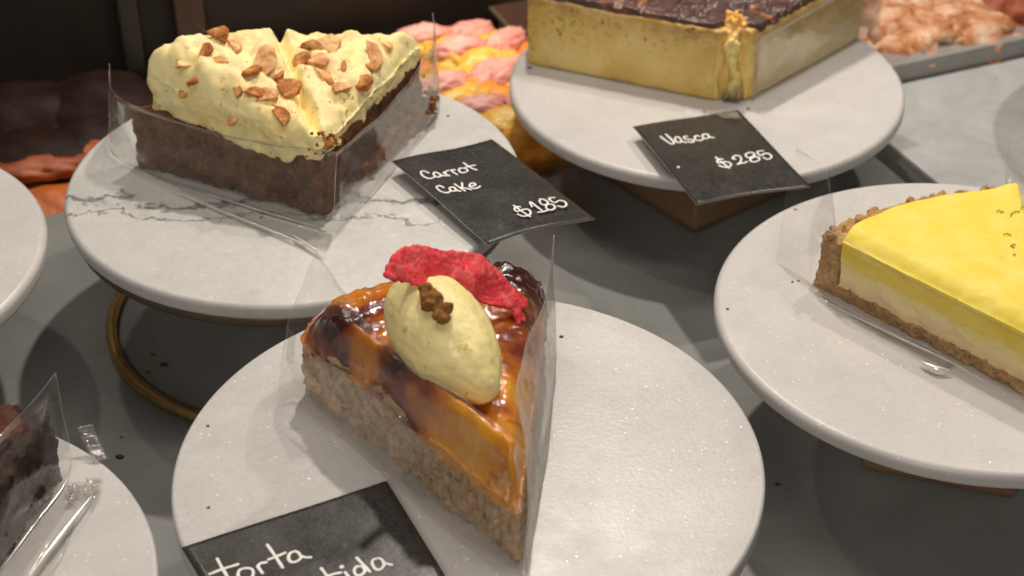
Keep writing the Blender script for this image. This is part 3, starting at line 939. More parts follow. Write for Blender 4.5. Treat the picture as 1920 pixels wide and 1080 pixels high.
for k in range(210):
    t = rnd.random()
    a_ = 0.35 + 0.65 * t
    p = T_.lerp(Rr, a_) + Vector((0.92, -0.39)) * (0.002 + rnd.uniform(0, 0.006) * t)
    add_ball(bm, (p.x, p.y, zc + 0.001 + abs(rnd.gauss(0, 0.004 + 0.006 * t))), 0.0022 * rnd.uniform(0.5, 1.4), 1)
vs_, fs, ns = remesh(bm, 0.0009, 1)
for i, v in enumerate(vs_): vs_[i] = v + ns[i] * 0.0012 * fbm(v, 260, 2.0)
mesh_obj('crumb_edge', vs_, fs, M['carrot_bright'], carrot)
crumb_cluster('crumbs', M['carrot_bright'], carrot, W(806, 208, zc + 0.006), 60, (0.003, 0.005, 0.006), 0.0021, 3)
crumb_cluster('crumbs', M['carrot_bright'], carrot, W(612, 274, zc + 0.045), 40, (0.004, 0.003, 0.004), 0.0012, 5)

# ------------------------------------------------------------------ burnt cheesecake
zv = DISC['cheese'][2]
vL, vT1, vT2, vR = Vector((0.0128, 1.0856)), Vector((0.1411, 1.0267)), Vector((0.1640, 1.0263)), Vector((0.2578, 1.1201))
arc = []
cc = (vL + vR) / 2
for k in range(1, 10):
    a = math.atan2((vR - cc).y, (vR - cc).x) + (PI) * k / 10 * 1.0
    arc.append(cc + Vector((math.cos(a) * 0.123, math.sin(a) * 0.09)))
vpoly = [vL, vT1, (vT1 + vT2) / 2 + Vector((0, 0.006)), vT2, vR] + arc
cheese = thing('burnt_cheesecake', 'tall pale cheesecake wedge with a dark burnt crust', 'cake', (0.14, 1.09, zv))
def vtop(px, py):
    return zv + 0.0525 + 0.0012 * fbm((px, py, 0), 60, 1.5)
def vpost(vs_, ns):
    tip = (vT1 + vT2) / 2
    for i, v in enumerate(vs_):
        d = (Vector((v.x, v.y)) - tip).length
        k = math.exp(-(d / 0.016) ** 2)
        if k > 0.02:
            n_ = Vector((ns[i].x, ns[i].y, 0))
            q = abs(fbm((v.x * 1.0, v.y * 1.0, v.z * 0.25), 150, 6.0, 3))
            vs_[i] = v - n_ * k * (0.006 * q) + n_ * k * 0.0012
slab('filling', [(p.x, p.y) for p in vpoly], zv + 0.0004, vtop, M['vasca'], cheese, 0.0018, 3, [(0.0005, 90, 2.0), (0.0005, 240, 2.0)], post=vpost)
def cbot(px, py):
    return zv + 0.0495 - 0.0025 * max(0, fbm((px, py, 0), 70, 8.0, 3)) 
def ctop(px, py):
    tip = (vT1 + vT2) / 2
    d = (Vector((px, py)) - tip)
    h = 0.0570 + 0.0022 * fbm((px, py, 0), 45, 4.0, 4)
    fis = abs(fbm((px, py, 2.0), 26, 12.0, 3))
    h -= 0.0045 * math.exp(-(fis / 0.05) ** 2)
    h -= 0.006 * math.exp(-((d.x - 0.0) / 0.007) ** 2) * math.exp(-max(0, d.y) / 0.02)
    return zv + h
cpoly = [vL + Vector((0.001, 0.001)), vT1 + Vector((-0.004, 0.004)), Vector((0.1500, 1.0395)), vT2 + Vector((0.005, 0.005)), vR + Vector((-0.001, 0.001))] + arc
slab('burnt_top', [(p.x, p.y) for p in cpoly], cbot, ctop, M['burnt'], cheese, 0.0016, 3, [(0.0007, 70, 5.0), (0.0004, 260, 6.0)])
# the ragged torn front corner
bm = bmesh.new()
rnd = random.Random(12)
for k in range(170):
    t = rnd.random()
    zz = zv + 0.002 + t * 0.056
    wd_ = 0.0042 * (0.75 + 0.5 * math.sin(9 * t + 1)) + 0.004 * max(0, t - 0.8) * 5
    base = Vector((0.1525 + 0.002 * math.sin(7 * t), 1.0265 + 0.014 * max(0, t - 0.75) * 4))
    add_ball(bm, (base.x + rnd.uniform(-1, 1) * wd_, base.y + rnd.uniform(-0.002, 0.003), zz),
             (0.0014 * rnd.uniform(0.5, 1.4), 0.0022, 0.0040 * rnd.uniform(0.4, 1.4)), 2)
vs_, fs, ns = remesh(bm, 0.0008, 1)
for i, v in enumerate(vs_): vs_[i] = v + ns[i] * 0.0013 * fbm((v.x, v.y, v.z * 0.4), 330, 3.0)
mesh_obj('torn_corner', vs_, fs, M['vasca_tear'], cheese)

# ------------------------------------------------------------------ lemon pie
zl = DISC['lemon'][2]
lP, lQ, lTip = Vector((0.1690, 0.7775)), Vector((0.2852, 0.8235)), Vector((0.272, 0.664))
def arc3(a, b, bulge, n=8):
    d = b - a; nrm = Vector((-d.y, d.x)).normalized()
    return [a.lerp(b, k / n) + nrm * bulge * math.sin(PI * k / n) for k in range(1, n)]
rim = arc3(lP, lQ, 0.012)
pie = thing('lemon_pie', 'yellow lemon pie wedge in a crumbly biscuit crust', 'pie', (0.23, 0.76, zl))
inner = [lP + Vector((0.0115, -0.0129)), lTip, lQ + Vector((0.0, -0.013))] + [p + (Vector((0.25, 0.68)) - p).normalized() * 0.0145 for p in rim[::-1]]
lall = [lP, lTip, lQ] + rim[::-1]
slab('base_crust', [(p.x, p.y) for p in lall], zl + 0.0004, lambda a, b: zl + 0.0085 + 0.0012 * fbm((a, b, 0), 90, 2), M['biscuit'], pie, 0.0014, 2, [(0.0015, 180, 1.0), (0.0012, 420, 4.0)])
# raised rim of the crust, a crumbly wall along the arc
full = [lP + Vector((0.0006, -0.001))] + rim + [lQ]
bm = bmesh.new(); rnd = random.Random(21)
for k in range(900):
    t = rnd.random() * (len(full) - 1)
    i = min(int(t), len(full) - 2)
    p = full[i].lerp(full[i + 1], t - i)
    inw = (Vector((0.25, 0.68)) - p).normalized()
    d = rnd.uniform(0.0015, 0.0145)
    q = p + inw * d
    hz = rnd.uniform(0.004, 0.037 + 0.004 * fbm((p.x, p.y, 0), 120, 3) - 0.25 * abs(d - 0.008))
    r_ = rnd.uniform(0.0016, 0.0032)
    add_ball(bm, (q.x, q.y, zl + hz), (r_, r_ * rnd.uniform(0.7, 1.2), r_ * rnd.uniform(0.7, 1.1)), 1)
for a, b in zip(full[:-1], full[1:]):
    ia, ib = [(Vector((0.25, 0.68)) - p).normalized() for p in (a, b)]
    add_prism(bm, [a + ia * 0.002, b + ib * 0.002, b + ib * 0.0150, a + ia * 0.0150], zl + 0.002, zl + 0.034)
vs_, fs, ns = remesh(bm, 0.0010, 1)
for i, v in enumerate(vs_): vs_[i] = v + ns[i] * 0.0010 * fbm(v, 320, 3.0)
mesh_obj('crust_rim', vs_, fs, M['biscuit'], pie)
def lem_mid(px, py): return zl + 0.0245 + 0.001 * fbm((px, py, 0), 60, 3)
def grow(poly_, d):
    c_ = sum(poly_, Vector((0, 0))) / len(poly_)
    return [p + (p - c_).normalized() * d for p in poly_]
slab('cream_layer', [(p.x, p.y) for p in inner], zl + 0.0075, lem_mid, M['lemon_cream'], pie, 0.0013, 2, [(0.0008, 70, 2.0), (0.0006, 200, 3.0)])
def lem_top(px, py):
    p = (px, py)
    e = pdist(p, lP + Vector((0.0115, -0.0129)), lTip)
    drop = 0.006 * max(0, 1 - e / 0.012) ** 2
    q = (Vector(p) - (lQ + Vector((-0.002, -0.016)))).length
    return zl + 0.0425 - drop + 0.0005 * fbm((px, py, 0), 24, 3, 2) + 0.004 * math.exp(-(q / 0.010) ** 2)
slab('lemon_layer', [(p.x, p.y) for p in grow(inner, 0.0008)], lambda a, b: lem_mid(a, b) - 0.001 - 0.002 * max(0, fbm((a, b, 0), 40, 8)), lem_top, M['lemon_curd'], pie, 0.0014, 3, [(0.0003, 60, 2.0), (0.00025, 200, 5.0)])
def lem_surf(u, v):
    z_ = zl + 0.042
    for _ in range(8):
        p = W(u, v, z_); z_ = lem_top(p.x, p.y)
    return W(u, v, z_)
for k, (u, v, ln, a) in enumerate([(1905, 400, 0.005, 0.3), (1895, 404, 0.003, 1.2), (1878, 400, 0.002, 0.1), (1888, 442, 0.004, -0.3), (1900, 462, 0.003, 0.5), (1898, 464, 0.003, 2.0), (1902, 480, 0.0014, 0.2), (1872, 398, 0.002, 0.0), (1918, 390, 0.004, 0.6)]):
    p = lem_surf(u, v) + Vector((0, 0, 0.0006))
    bm = bmesh.new()
    d = Vector((math.cos(a), math.sin(a), 0)) * ln * 0.5
    add_tube(bm, catmull([p - d, p + Vector((0.0006 * math.sin(k), 0.0006, 0.0004)), p + d], 5), 0.00026, 6)
    bm_obj('zest', bm, M['zest'], pie)

# ------------------------------------------------------------------ glazed fruit cake
zt = DISC['torta'][2]
tT, tL, tR = Vector((0.0020, 0.5350)), Vector((-0.1025, 0.6576)), Vector((0.0165, 0.6860))
tback = [Vector(p) for p in ((0.013, 0.700), (-0.004, 0.709), (-0.030, 0.708), (-0.060, 0.700), (-0.085, 0.689), (-0.098, 0.675))]
tpoly = [tT, tR] + tback + [tL]
torta = thing('fruit_cake', 'cake slice with shiny orange fruit glaze, a spoon of cream and a red crisp', 'cake', (-0.04, 0.62, zt))
def sp_top(px, py):
    q = Vector((px, py))
    t = (q - tT).dot(tL - tT) / (tL - tT).length_squared
    f = 1 - min(1, pdist((px, py), tT, tL) / 0.03)
    prof = np.interp(t, [0, 0.1, 0.3, 0.45, 0.61, 0.78, 0.92, 1.02], [0.031, 0.0285, 0.0295, 0.0325, 0.0395, 0.037, 0.031, 0.026])
    return zt + 0.030 * (1 - f) + prof * f + 0.0014 * fbm((px, py, 0), 90, 2.5)
slab('sponge', [(p.x, p.y) for p in tpoly], zt + 0.0004, sp_top, M['torta'], torta, 0.0012, 3, [(0.0020, 80, 1.0), (0.0016, 240, 2.0)])
def gl_top(px, py):
    p = (px, py)
    e = min(pdist(p, tT, tL), pdist(p, tT, tR) * 1.3)
    eb = min(pdist(p, a, b) for a, b in zip([tR] + tback, tback + [tL]))
    e2 = min(e, eb * 1.2)
    h = 0.003 + 0.0180 * (1 - math.exp(-e2 / 0.0095))
    r_ = (Vector(p) - Vector((0.002, 0.700))).length
    h += 0.005 * math.exp(-(r_ / 0.018) ** 2)
    el = pdist(p, tT, tL)
    q_ = 1 - min(1, el / 0.0085)
    h = max(h, 0.0285 * math.sqrt(max(0, 1 - q_ * q_)) * math.exp(-max(0, el - 0.0085) / 0.010) * min(1, e2 / 0.004) * min(1, max(0, eb - 0.002) / 0.022) ** 0.5)
    return zt + 0.0290 + h + 0.0022 * fbm((px, py, 0), 48, 7.0, 4)
tc = sum(tpoly, Vector((0, 0))) / len(tpoly)
gpoly = [p + (p - tc).normalized() * 0.0012 for p in tpoly]
def gl_bot(a, b): return sp_top(a, b) - 0.0012 - 0.002 * max(0, fbm((a, b, 0.5), 60, 3.5, 3))
slab('glaze', [(p.x, p.y) for p in gpoly], gl_bot, gl_top, M['glaze'], torta, 0.0013, 6, [(0.0010, 110, 3.0), (0.0004, 300, 5.0)])

def quenelle():
    a, b = W(760, 538, zt + 0.066), W(917, 744, zt + 0.056)
    ax = (b - a); ln = ax.length / 2; ax.normalize()
    side = ax.cross(Vector((0, 0, 1))).normalized()
    up_ = side.cross(ax)
    c = (a + b) / 2
    bm = bmesh.new()
    bmesh.ops.create_icosphere(bm, subdivisions=6, radius=1.0)
    for v in bm.verts:
        d = v.co.normalized()
        t = d.x
        rad = (max(0, 1 - abs(t) ** 2.3)) ** 0.46 * (1 - 0.10 * max(0, t) ** 2)
        ang = math.atan2(d.z, d.y)
        # soft ridge left by the spoon
        ridge = 1 + 0.13 * math.exp(-((ang + 0.45) / 0.35) ** 2) * (0.4 + 0.6 * max(0, t + 0.2)) - 0.05 * math.exp(-((ang - 0.1) / 0.4) ** 2) * max(0, t)
        ry = 0.0218 * rad * ridge * (1.04 - 0.30 * max(0, t) ** 1.5)
        rz = 0.0225 * rad * ridge * (1.04 - 0.30 * max(0, t) ** 1.5)
        p = c + ax * (t * ln * 1.0) + side * (-ry * math.cos(ang)) + up_ * (rz * math.sin(ang))
        p += (p - c).normalized() * (0.0016 * fbm(p, 30, 2.0, 2) + 0.0005 * fbm((p.x, p.y, p.z), 110, 4.0, 2) + 0.00035 * fbm(p, 300, 3.0, 3) + 0.00016 * math.sin(ang * 11 + 3 * t))
        v.co = p
    bmesh.ops.reverse_faces(bm, faces=bm.faces)
    bm.normal_update()
    bmesh.ops.recalc_face_normals(bm, faces=bm.faces)
    return bm_obj('cream', bm, M['quenelle'], torta)
quenelle()

red_out = [(722, 518), (728, 500), (742, 478), (755, 462), (778, 462), (800, 467), (835, 472), (870, 471), (902, 480), (922, 503), (948, 524), (970, 545), (986, 562),
           (988, 572), (976, 580), (980, 600), (972, 606), (966, 592), (960, 576), (925, 574), (890, 564), (860, 550), (800, 536), (750, 530)]
bm = bmesh.new(); rnd = random.Random(31)
u = 714
while u < 1000:
    v = 452
    while v < 616:
        uu, vv = u + rnd.uniform(-2, 2), v + rnd.uniform(-2, 2)
        if inpoly(uu, vv, red_out):
            s_ = (uu - 720) / 265
            z_ = zt + 0.088 - 0.034 * max(0, s_) ** 1.2 + (525 - vv) * 0.00016
            k = rnd.uniform(0.0011, 0.0017)
            add_ball(bm, lift(W(uu, vv, z_ + 0.0016 * mn.noise(Vector((uu * 0.03, vv * 0.03, 0)))), 0.0095 - 0.006 * max(0, s_)), (k, k, k * 0.9), 1)
        v += 4
    u += 4
vs_, fs, ns = remesh(bm, 0.0008, 2)
for i, v in enumerate(vs_): vs_[i] = v + ns[i] * (0.0016 * fbm(v, 60, 3.0, 2) + 0.0005 * fbm(v, 300, 5.0))
mesh_obj('red_crisp', vs_, fs, M['red'], torta)
bm = bmesh.new(); rnd = random.Random(8)
for k in range(34):
    t = k / 33
    p = W(797 + 36 * t + rnd.gauss(0, 7), 538 + 52 * t + rnd.gauss(0, 5), zt + 0.0885 - 0.004 * t)
    add_ball(bm, p + Vector((0, 0, rnd.uniform(-0.003, 0.0012))), 0.0029 * rnd.uniform(0.6, 1.2), 2)
vs_, fs, ns = remesh(bm, 0.0007, 2)
for i, v in enumerate(vs_): vs_[i] = v + ns[i] * 0.0008 * fbm(v, 380, 3.0)
mesh_obj('streusel', vs_, fs, M['streusel'], torta)

# ------------------------------------------------------------------ chocolate cake
zf = DISC['choc'][2]
choc = thing('chocolate_cake', 'craggy dark chocolate cake cut by the left edge of the photo', 'cake', (-0.25, 0.56, zf))
kp = [Vector(p) for p in ((-0.2140, 0.6000), (-0.2165, 0.6075), (-0.2300, 0.6130), (-0.30, 0.615), (-0.33, 0.56), (-0.30, 0.515), (-0.236, 0.515))]
slab('sponge', [(p.x, p.y) for p in kp], zf + 0.0004, lambda a, b: zf + 0.038 + 0.002 * fbm((a, b, 0), 60, 1), M['brownie'], choc, 0.0014, 3,
     [(0.0042, 65, 1.7), (0.0018, 200, 2.0)])
kp2 = [p + (Vector((-0.27, 0.56)) - p).normalized() * 0.010 for p in kp]
slab('topping', [(p.x, p.y) for p in kp2], zf + 0.034, lambda a, b: zf + 0.043 + 0.003 * fbm((a, b, 0), 60, 1), M['brownie_red'], choc, 0.0016, 3, [(0.003, 80, 3.7), (0.0012, 220, 2.0)])

# ------------------------------------------------------------------ clear films
def film(name, cols, label, mat, nu=10, nv=12, wrinkle=0.0006, seed=1.0, sharp=(), th=0.00022, group='clear films round the cakes', parent=None, wsc=45, rim=1):
    """a sheet lofted through columns of points (bottom to top)"""
    cv = [catmull(c, max(2, nv // (len(c) - 1))) for c in cols]
    n = min(len(c) for c in cv)
    cv = [c[:n - 1] + [c[-1]] for c in cv]
    rows = []
    cuts = [0] + list(sharp) + [len(cols) - 1]
    for j in range(n):
        line = []
        for a, b in zip(cuts[:-1], cuts[1:]):
            seg = catmull([cv[i][j] for i in range(a, b + 1)], nu if b - a > 1 else nu * 2)
            line += seg if not line else seg[1:]
        rows.append(line)
    verts, faces = [], []
    wd = len(rows[0])
    for j, r in enumerate(rows):
        for i, p in enumerate(r):
            wv = Vector((mn.noise(p * wsc + Vector((seed, 0, 0))), mn.noise(p * wsc + Vector((0, seed, 5))), mn.noise(p * wsc + Vector((3, 0, seed))) * 0.4))
            k = wrinkle * (1.0 if j > 0 else 0.3)
            verts.append(p + wv * k)
    for j in range(n - 1):
        for i in range(wd - 1):
            faces.append((j * wd + i, j * wd + i + 1, (j + 1) * wd + i + 1, (j + 1) * wd + i))
    base = verts[wd // 2]
    o = mesh_obj(name, verts, faces, [M[mat], M['film_edge']], parent, True, tuple(base))
    md = o.modifiers.new('thick', 'SOLIDIFY')
    md.thickness = th
    md.offset = 0
    md.material_offset_rim = rim
    if label:
        tag(o, label, 'film', group)
    return o

def crease(name, path, r, parent, mat='glint'):  # thin pale tube painting the glint along a film crease
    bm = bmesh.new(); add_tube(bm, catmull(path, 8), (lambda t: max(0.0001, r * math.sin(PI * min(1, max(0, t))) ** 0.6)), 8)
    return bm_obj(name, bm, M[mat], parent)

# carrot cake film: wing, left face, sharp front fold, right face, wing
e_ = 0.0012
f1 = film('cake_film', [[(-0.258, 0.9425, zc + e_), (-0.252, 0.935, zc + 0.030), (-0.2453, 0.9267, zc + 0.058)],
                        [(-0.243, 0.905, zc + e_), (-0.240, 0.902, zc + 0.025), (-0.237, 0.902, zc + 0.048)],
                        [(-0.178, 0.862, zc + e_), (-0.178, 0.866, zc + 0.025), (-0.176, 0.868, zc + 0.042)],
                        [(-0.1029, 0.8205, zc + e_), (-0.1015, 0.826, zc + 0.025), (-0.0992, 0.8322, zc + 0.048)],
                        [(-0.070, 0.900, zc + e_), (-0.071, 0.900, zc + 0.022), (-0.072, 0.902, zc + 0.042)],
                        [(-0.0475, 0.962, zc + e_), (-0.048, 0.960, zc + 0.025), (-0.049, 0.960, zc + 0.052)],
                        [(-0.0503, 0.9897, zc + e_), (-0.050, 0.985, zc + 0.030), (-0.049, 0.9807, zc + 0.064)]],
          'clear film folded round the carrot cake with a stiff wing at each end', 'film', 9, 12, 0.0016, 2.0, (3,))
film('flap', [[(-0.240, 0.903, zc + 0.0010), (-0.228, 0.894, zc + 0.0012), (-0.222, 0.888, zc + 0.0016), (-0.219, 0.884, zc + 0.003)],
              [(-0.178, 0.861, zc + 0.0010), (-0.172, 0.850, zc + 0.0012), (-0.168, 0.843, zc + 0.0016), (-0.166, 0.839, zc + 0.0034)],
              [(-0.104, 0.820, zc + 0.0010), (-0.104, 0.808, zc + 0.0012), (-0.105, 0.800, zc + 0.0016), (-0.1062, 0.796, zc + 0.0040)]],
     None, 'film_soft', 10, 9, 0.0007, 5.0, (), 0.0003, parent=f1)
crease('fold_glint', [(-0.212, 0.874, zc + 0.0018), (-0.170, 0.843, zc + 0.0022), (-0.135, 0.818, zc + 0.0026), (-0.1062, 0.7965, zc + 0.0034)], 0.0006, f1)
crease('fold_glint', [(-0.190, 0.868, zc + 0.002), (-0.150, 0.845, zc + 0.002), (-0.108, 0.8235, zc + 0.002)], 0.00035, f1)
crease('fold_glint', [(-0.1029, 0.8200, zc + 0.002), (-0.1015, 0.8256, zc + 0.025), (-0.0992, 0.8318, zc + 0.048)], 0.00022, f1, 'film_edge')

crease('fold_glint', [W(545, 438, zc + 0.0025), W(575, 458, zc + 0.003), W(606, 477, zc + 0.003)], 0.0010, f1)  # white dash of glare built as a tube
# cheesecake film
dl = (vL - vT1).normalized(); dr = (vR - vT2).normalized()
def p3(p2, z_): return (p2.x, p2.y, z_)
ol = Vector((-dl.y, dl.x)); ol = ol if ol.y < 0 else -ol
orr = Vector((-dr.y, dr.x)); orr = orr if orr.y < 0 else -orr
f2 = film('cake_film', [[p3(vL + dl * 0.021 + ol * 0.002, zv + e_ + 0.001), p3(vL + dl * 0.021 + ol * 0.002, zv + 0.07)],
                        [p3(vL + ol * 0.002, zv + e_), p3(vL + ol * 0.0025, zv + 0.058)],
                        [p3(vL.lerp(vT1, 0.5) + ol * 0.0028, zv + e_), p3(vL.lerp(vT1, 0.5) + ol * 0.003, zv + 0.052)],
                        [p3(vT1 + ol * 0.0025, zv + e_), p3(vT1 + ol * 0.003, zv + 0.050)],
                        ], 'clear film along the left face of the tall cheesecake', 'film_soft', 9, 10, 0.0008, 3.0, rim=0)
f3 = film('cake_film', [[p3(vT2 + orr * 0.003, zv + e_), p3(vT2 + orr * 0.003 - dr * 0.002, zv + 0.050)],
                        [p3(vT2.lerp(vR, 0.5) + orr * 0.0028, zv + e_), p3(vT2.lerp(vR, 0.5) + orr * 0.003, zv + 0.051)],
                        [p3(vR + orr * 0.0025, zv + e_), p3(vR + orr * 0.003, zv + 0.056)],
                        [p3(vR + dr * 0.020 + orr * 0.003, zv + 0.001), p3(vR + dr * 0.020 + orr * 0.003, zv + 0.07)]],
          'hazy clear film along the right face of the tall cheesecake', 'film', 9, 10, 0.0008, 4.0, rim=0)

# glazed cake: left sheet
f4 = film('cake_film', [
    [W(520, 752, zt + e_), W(540, 610, zt + 0.038), W(592, 470, zt + 0.078)],
    [lift(W(566, 748, zt + e_)), lift(W(556, 655, zt + 0.030), 0.003), lift(W(640, 538, zt + 0.062), 0.003)],
    [lift(W(650, 822, zt + e_)), lift(W(640, 684, zt + 0.037), 0.005), lift(W(710, 628, zt + 0.0595), 0.003)],
    [lift(W(800, 955, zt + e_)), lift(W(806, 830, zt + 0.035), 0.005), lift(W(880, 756, zt + 0.0590), 0.003)],
    [lift(W(925, 1045, zt + e_)), lift(W(926, 925, zt + 0.033), 0.005), lift(W(957, 818, zt + 0.055), 0.003)],
    [lift(W(988, 1072, zt + e_)), lift(W(985, 955, zt + 0.030), 0.003), lift(W(984, 850, zt + 0.044), 0.002)]],
    'clear film pressed over the left edge of the glazed fruit cake', 'film_wrinkled', 14, 22, 0.0013, 6.0, wsc=130)
f5 = film('cake_film', [
    [W(986, 1076, zt + e_), W(988, 955, zt + 0.028), W(985, 850, zt + 0.044)],
    [W(1010, 955, zt + e_), W(1000, 835, zt + 0.033), W(972, 735, zt + 0.051)],
    [W(1030, 820, zt + e_), W(1015, 705, zt + 0.038), W(985, 645, zt + 0.053)],
    [W(1040, 705, zt + e_), W(1032, 605, zt + 0.038), W(1022, 565, zt + 0.053)],
    [W(1044, 665, zt + e_), W(1038, 540, zt + 0.042), W(1037, 440, zt + 0.078)]],
    'whitish clear film standing along the right side of the glazed fruit cake', 'film_haze', 9, 14, 0.0016, 7.0)

# lemon pie film
nl = (lTip - lP).normalized(); on = Vector((-nl.y, nl.x)); on = on if on.y < 0 else -on
f6 = film('cake_film', [
    [W(1455, 490, zl + e_), W(1472, 380, zl + 0.033), W(1493, 277, zl + 0.067)],
    [W(1486, 520, zl + e_), W(1520, 410, zl + 0.034), W(1555, 315, zl + 0.060)],
    [p3(lP + on * 0.004, zl + e_), p3(lP + on * 0.0035 + nl * 0.004, zl + 0.025), p3(lP + on * 0.003 + nl * 0.014, zl + 0.043)],
    [p3(lP.lerp(lTip, 0.35) + on * 0.004, zl + e_), p3(lP.lerp(lTip, 0.35) + on * 0.003, zl + 0.020), p3(lP.lerp(lTip, 0.35) + on * 0.003, zl + 0.037)],
    [p3(lP.lerp(lTip, 0.7) + on * 0.004, zl + e_), p3(lP.lerp(lTip, 0.7) + on * 0.003, zl + 0.020), p3(lP.lerp(lTip, 0.7) + on * 0.003, zl + 0.036)],
    [p3(lTip + on * 0.004, zl + e_), p3(lTip + on * 0.003, zl + 0.020), p3(lTip + on * 0.003, zl + 0.036)]],
    'clear film along the cut face of the lemon pie with a pointed wing', 'film_soft', 9, 12, 0.0005, 8.0, (1, 2), rim=0)
film('flap', [[p3(lP.lerp(lTip, 0.05) + on * 0.004, zl + 0.001), p3(lP.lerp(lTip, 0.05) + on * 0.006, zl + 0.0011), p3(lP.lerp(lTip, 0.05) + on * 0.008, zl + 0.0016)],
              [p3(lP.lerp(lTip, 0.35) + on * 0.004, zl + 0.001), p3(lP.lerp(lTip, 0.35) + on * 0.010, zl + 0.0011), p3(lP.lerp(lTip, 0.35) + on * 0.016, zl + 0.0034)],
              [p3(lP.lerp(lTip, 0.65) + on * 0.004, zl + 0.001), p3(lP.lerp(lTip, 0.65) + on * 0.010, zl + 0.0011), p3(lP.lerp(lTip, 0.65) + on * 0.014, zl + 0.0030)]],
     None, 'film', 10, 8, 0.0010, 5.0, (), 0.0003, parent=f6)
crease('fold_glint', [W(1533, 556, zl + 0.002), W(1605, 594, zl + 0.002), W(1700, 640, zl + 0.002), W(1770, 672, zl + 0.0025), W(1842, 712, zl + 0.003)], 0.00042, f6)
crease('fold_glint', [W(1722, 676, zl + 0.003), W(1752, 690, zl + 0.0035), W(1784, 695, zl + 0.003)], 0.0016, f6)  # glare spot on the film, drawn as a thick white tube
f7 = film('cake_film', [[W(1884, 352, zl + 0.040), W(1886, 310, zl + 0.052), W(1888, 258, zl + 0.067)],
                        [W(1900, 362, zl + 0.040), W(1902, 335, zl + 0.046), W(1897, 285, zl + 0.060)],
                        [W(1925, 400, zl + 0.038), W(1930, 360, zl + 0.045), W(1922, 335, zl + 0.050)],
                        [W(2010, 520, zl + 0.030), W(2010, 480, zl + 0.04), W(2010, 460, zl + 0.046)]],
          'clear film behind the far corner of the lemon pie, curled to a point', 'film_haze', 9, 10, 0.0012, 9.0)

# chocolate cake film
f8 = film('cake_film', [
    [(-0.2105, 0.6130, zf + e_), (-0.2100, 0.6120, zf + 0.025), (-0.2098, 0.6128, zf + 0.055)],
    [(-0.2110, 0.5985, zf + e_), (-0.2110, 0.598, zf + 0.022), (-0.2140, 0.598, zf + 0.0545)],
    [(-0.2190, 0.5710, zf + e_), (-0.2190, 0.571, zf + 0.022), (-0.2240, 0.5710, zf + 0.0545)],
    [(-0.2270, 0.5414, zf + e_), (-0.2275, 0.541, zf + 0.022), (-0.2340, 0.541, zf + 0.054)],
    [(-0.2350, 0.510, zf + e_), (-0.2355, 0.510, zf + 0.022), (-0.2430, 0.510, zf + 0.054)]],
    'clear film leaning on the dark chocolate cake with a torn corner', 'film_soft', 9, 12, 0.0009, 10.0)
film('flap', [[(-0.2110, 0.5985, zf + 0.001), W(148, 905, zf + 0.0015), W(172, 900, zf + 0.003), W(190, 885, zf + 0.002)],
              [(-0.2190, 0.5710, zf + 0.001), W(100, 985, zf + 0.006), W(125, 970, zf + 0.005), W(150, 955, zf + 0.001)],
              [(-0.2270, 0.5414, zf + 0.001), W(45, 1070, zf + 0.007), W(75, 1062, zf + 0.006), W(110, 1050, zf + 0.001)],
              [(-0.2350, 0.510, zf + 0.001), W(-10, 1160, zf + 0.007), W(20, 1150, zf + 0.006), W(60, 1140, zf + 0.001)]],
     None, 'film_soft', 10, 12, 0.0012, 5.0, (), 0.0002, parent=f8, wsc=90)
crease('fold_glint', [(-0.2100, 0.603, zf + 0.0015), (-0.2125, 0.590, zf + 0.0014), (-0.2185, 0.5705, zf + 0.0014), (-0.2265, 0.541, zf + 0.0014)], 0.00042, f8)

crease('fold_glint', [W(176, 925, zf + 0.004), W(128, 985, zf + 0.005), W(90, 1035, zf + 0.005), W(45, 1095, zf + 0.004)], 0.0013, f8)  # lamp reflection streak, drawn as a white tube
# small clear tapes
def strip(name, mid, half, label, mat='tape', n=14, seed=1.0, curl=0.002):
    cols = []
    P = catmull(mid, 5)
    for i, p in enumerate(P):
        k = Vector((0, 0, curl * mn.noise(Vector((i * 0.7, seed, 0)))))
        cols.append([p - half + k, p + k * 1.5, p + half + k])
    return film(name, cols, None, mat, 3, 4, 0.0012, seed, (), 0.0003, None, wsc=220)
t1 = strip('clear_tape', [W(158, 798, zf + 0.012), W(172, 830, zf + 0.006), W(190, 862, zf + 0.0015)], Vector((0.0035, 0.001, 0)), '')
tag(t1, 'crumpled strip of clear tape standing at the edge of the chocolate cake plate', 'tape')
t2 = strip('clear_tape', [W(1318, 208, zv + 0.0022), W(1350, 214, zv + 0.009), W(1386, 216, zv + 0.012)], Vector((-0.001, 0.0045, 0)), '')
tag(t2, 'short strip of clear tape at the top edge of the card under the tall cheesecake', 'tape')
bm = bmesh.new(); rnd = random.Random(4)
def crumple(u0, v0, du, dv, n, label):
    cols = []
    for i in range(6):
        cols.append([W(u0 + du * (i / 5 - 0.5) + rnd.uniform(-3, 3), v0 + dv * (j / 4 - 0.5) + rnd.uniform(-3, 3), zf + 0.0022 + abs(rnd.gauss(0, 0.0015))) for j in range(5)])
    o = film('film_scrap', cols, None, 'tape', 3, 12, 0.0016, 3.0, (), 0.0003, None, wsc=260)
    tag(o, label, 'film scrap')
bm.free()
crumple(138, 925, 22, 30, 1, 'crumpled film scrap touching the foot of the chocolate cake')
crumple(172, 915, 26, 34, 2, 'crumpled film scrap lying in the middle of the chocolate cake plate')

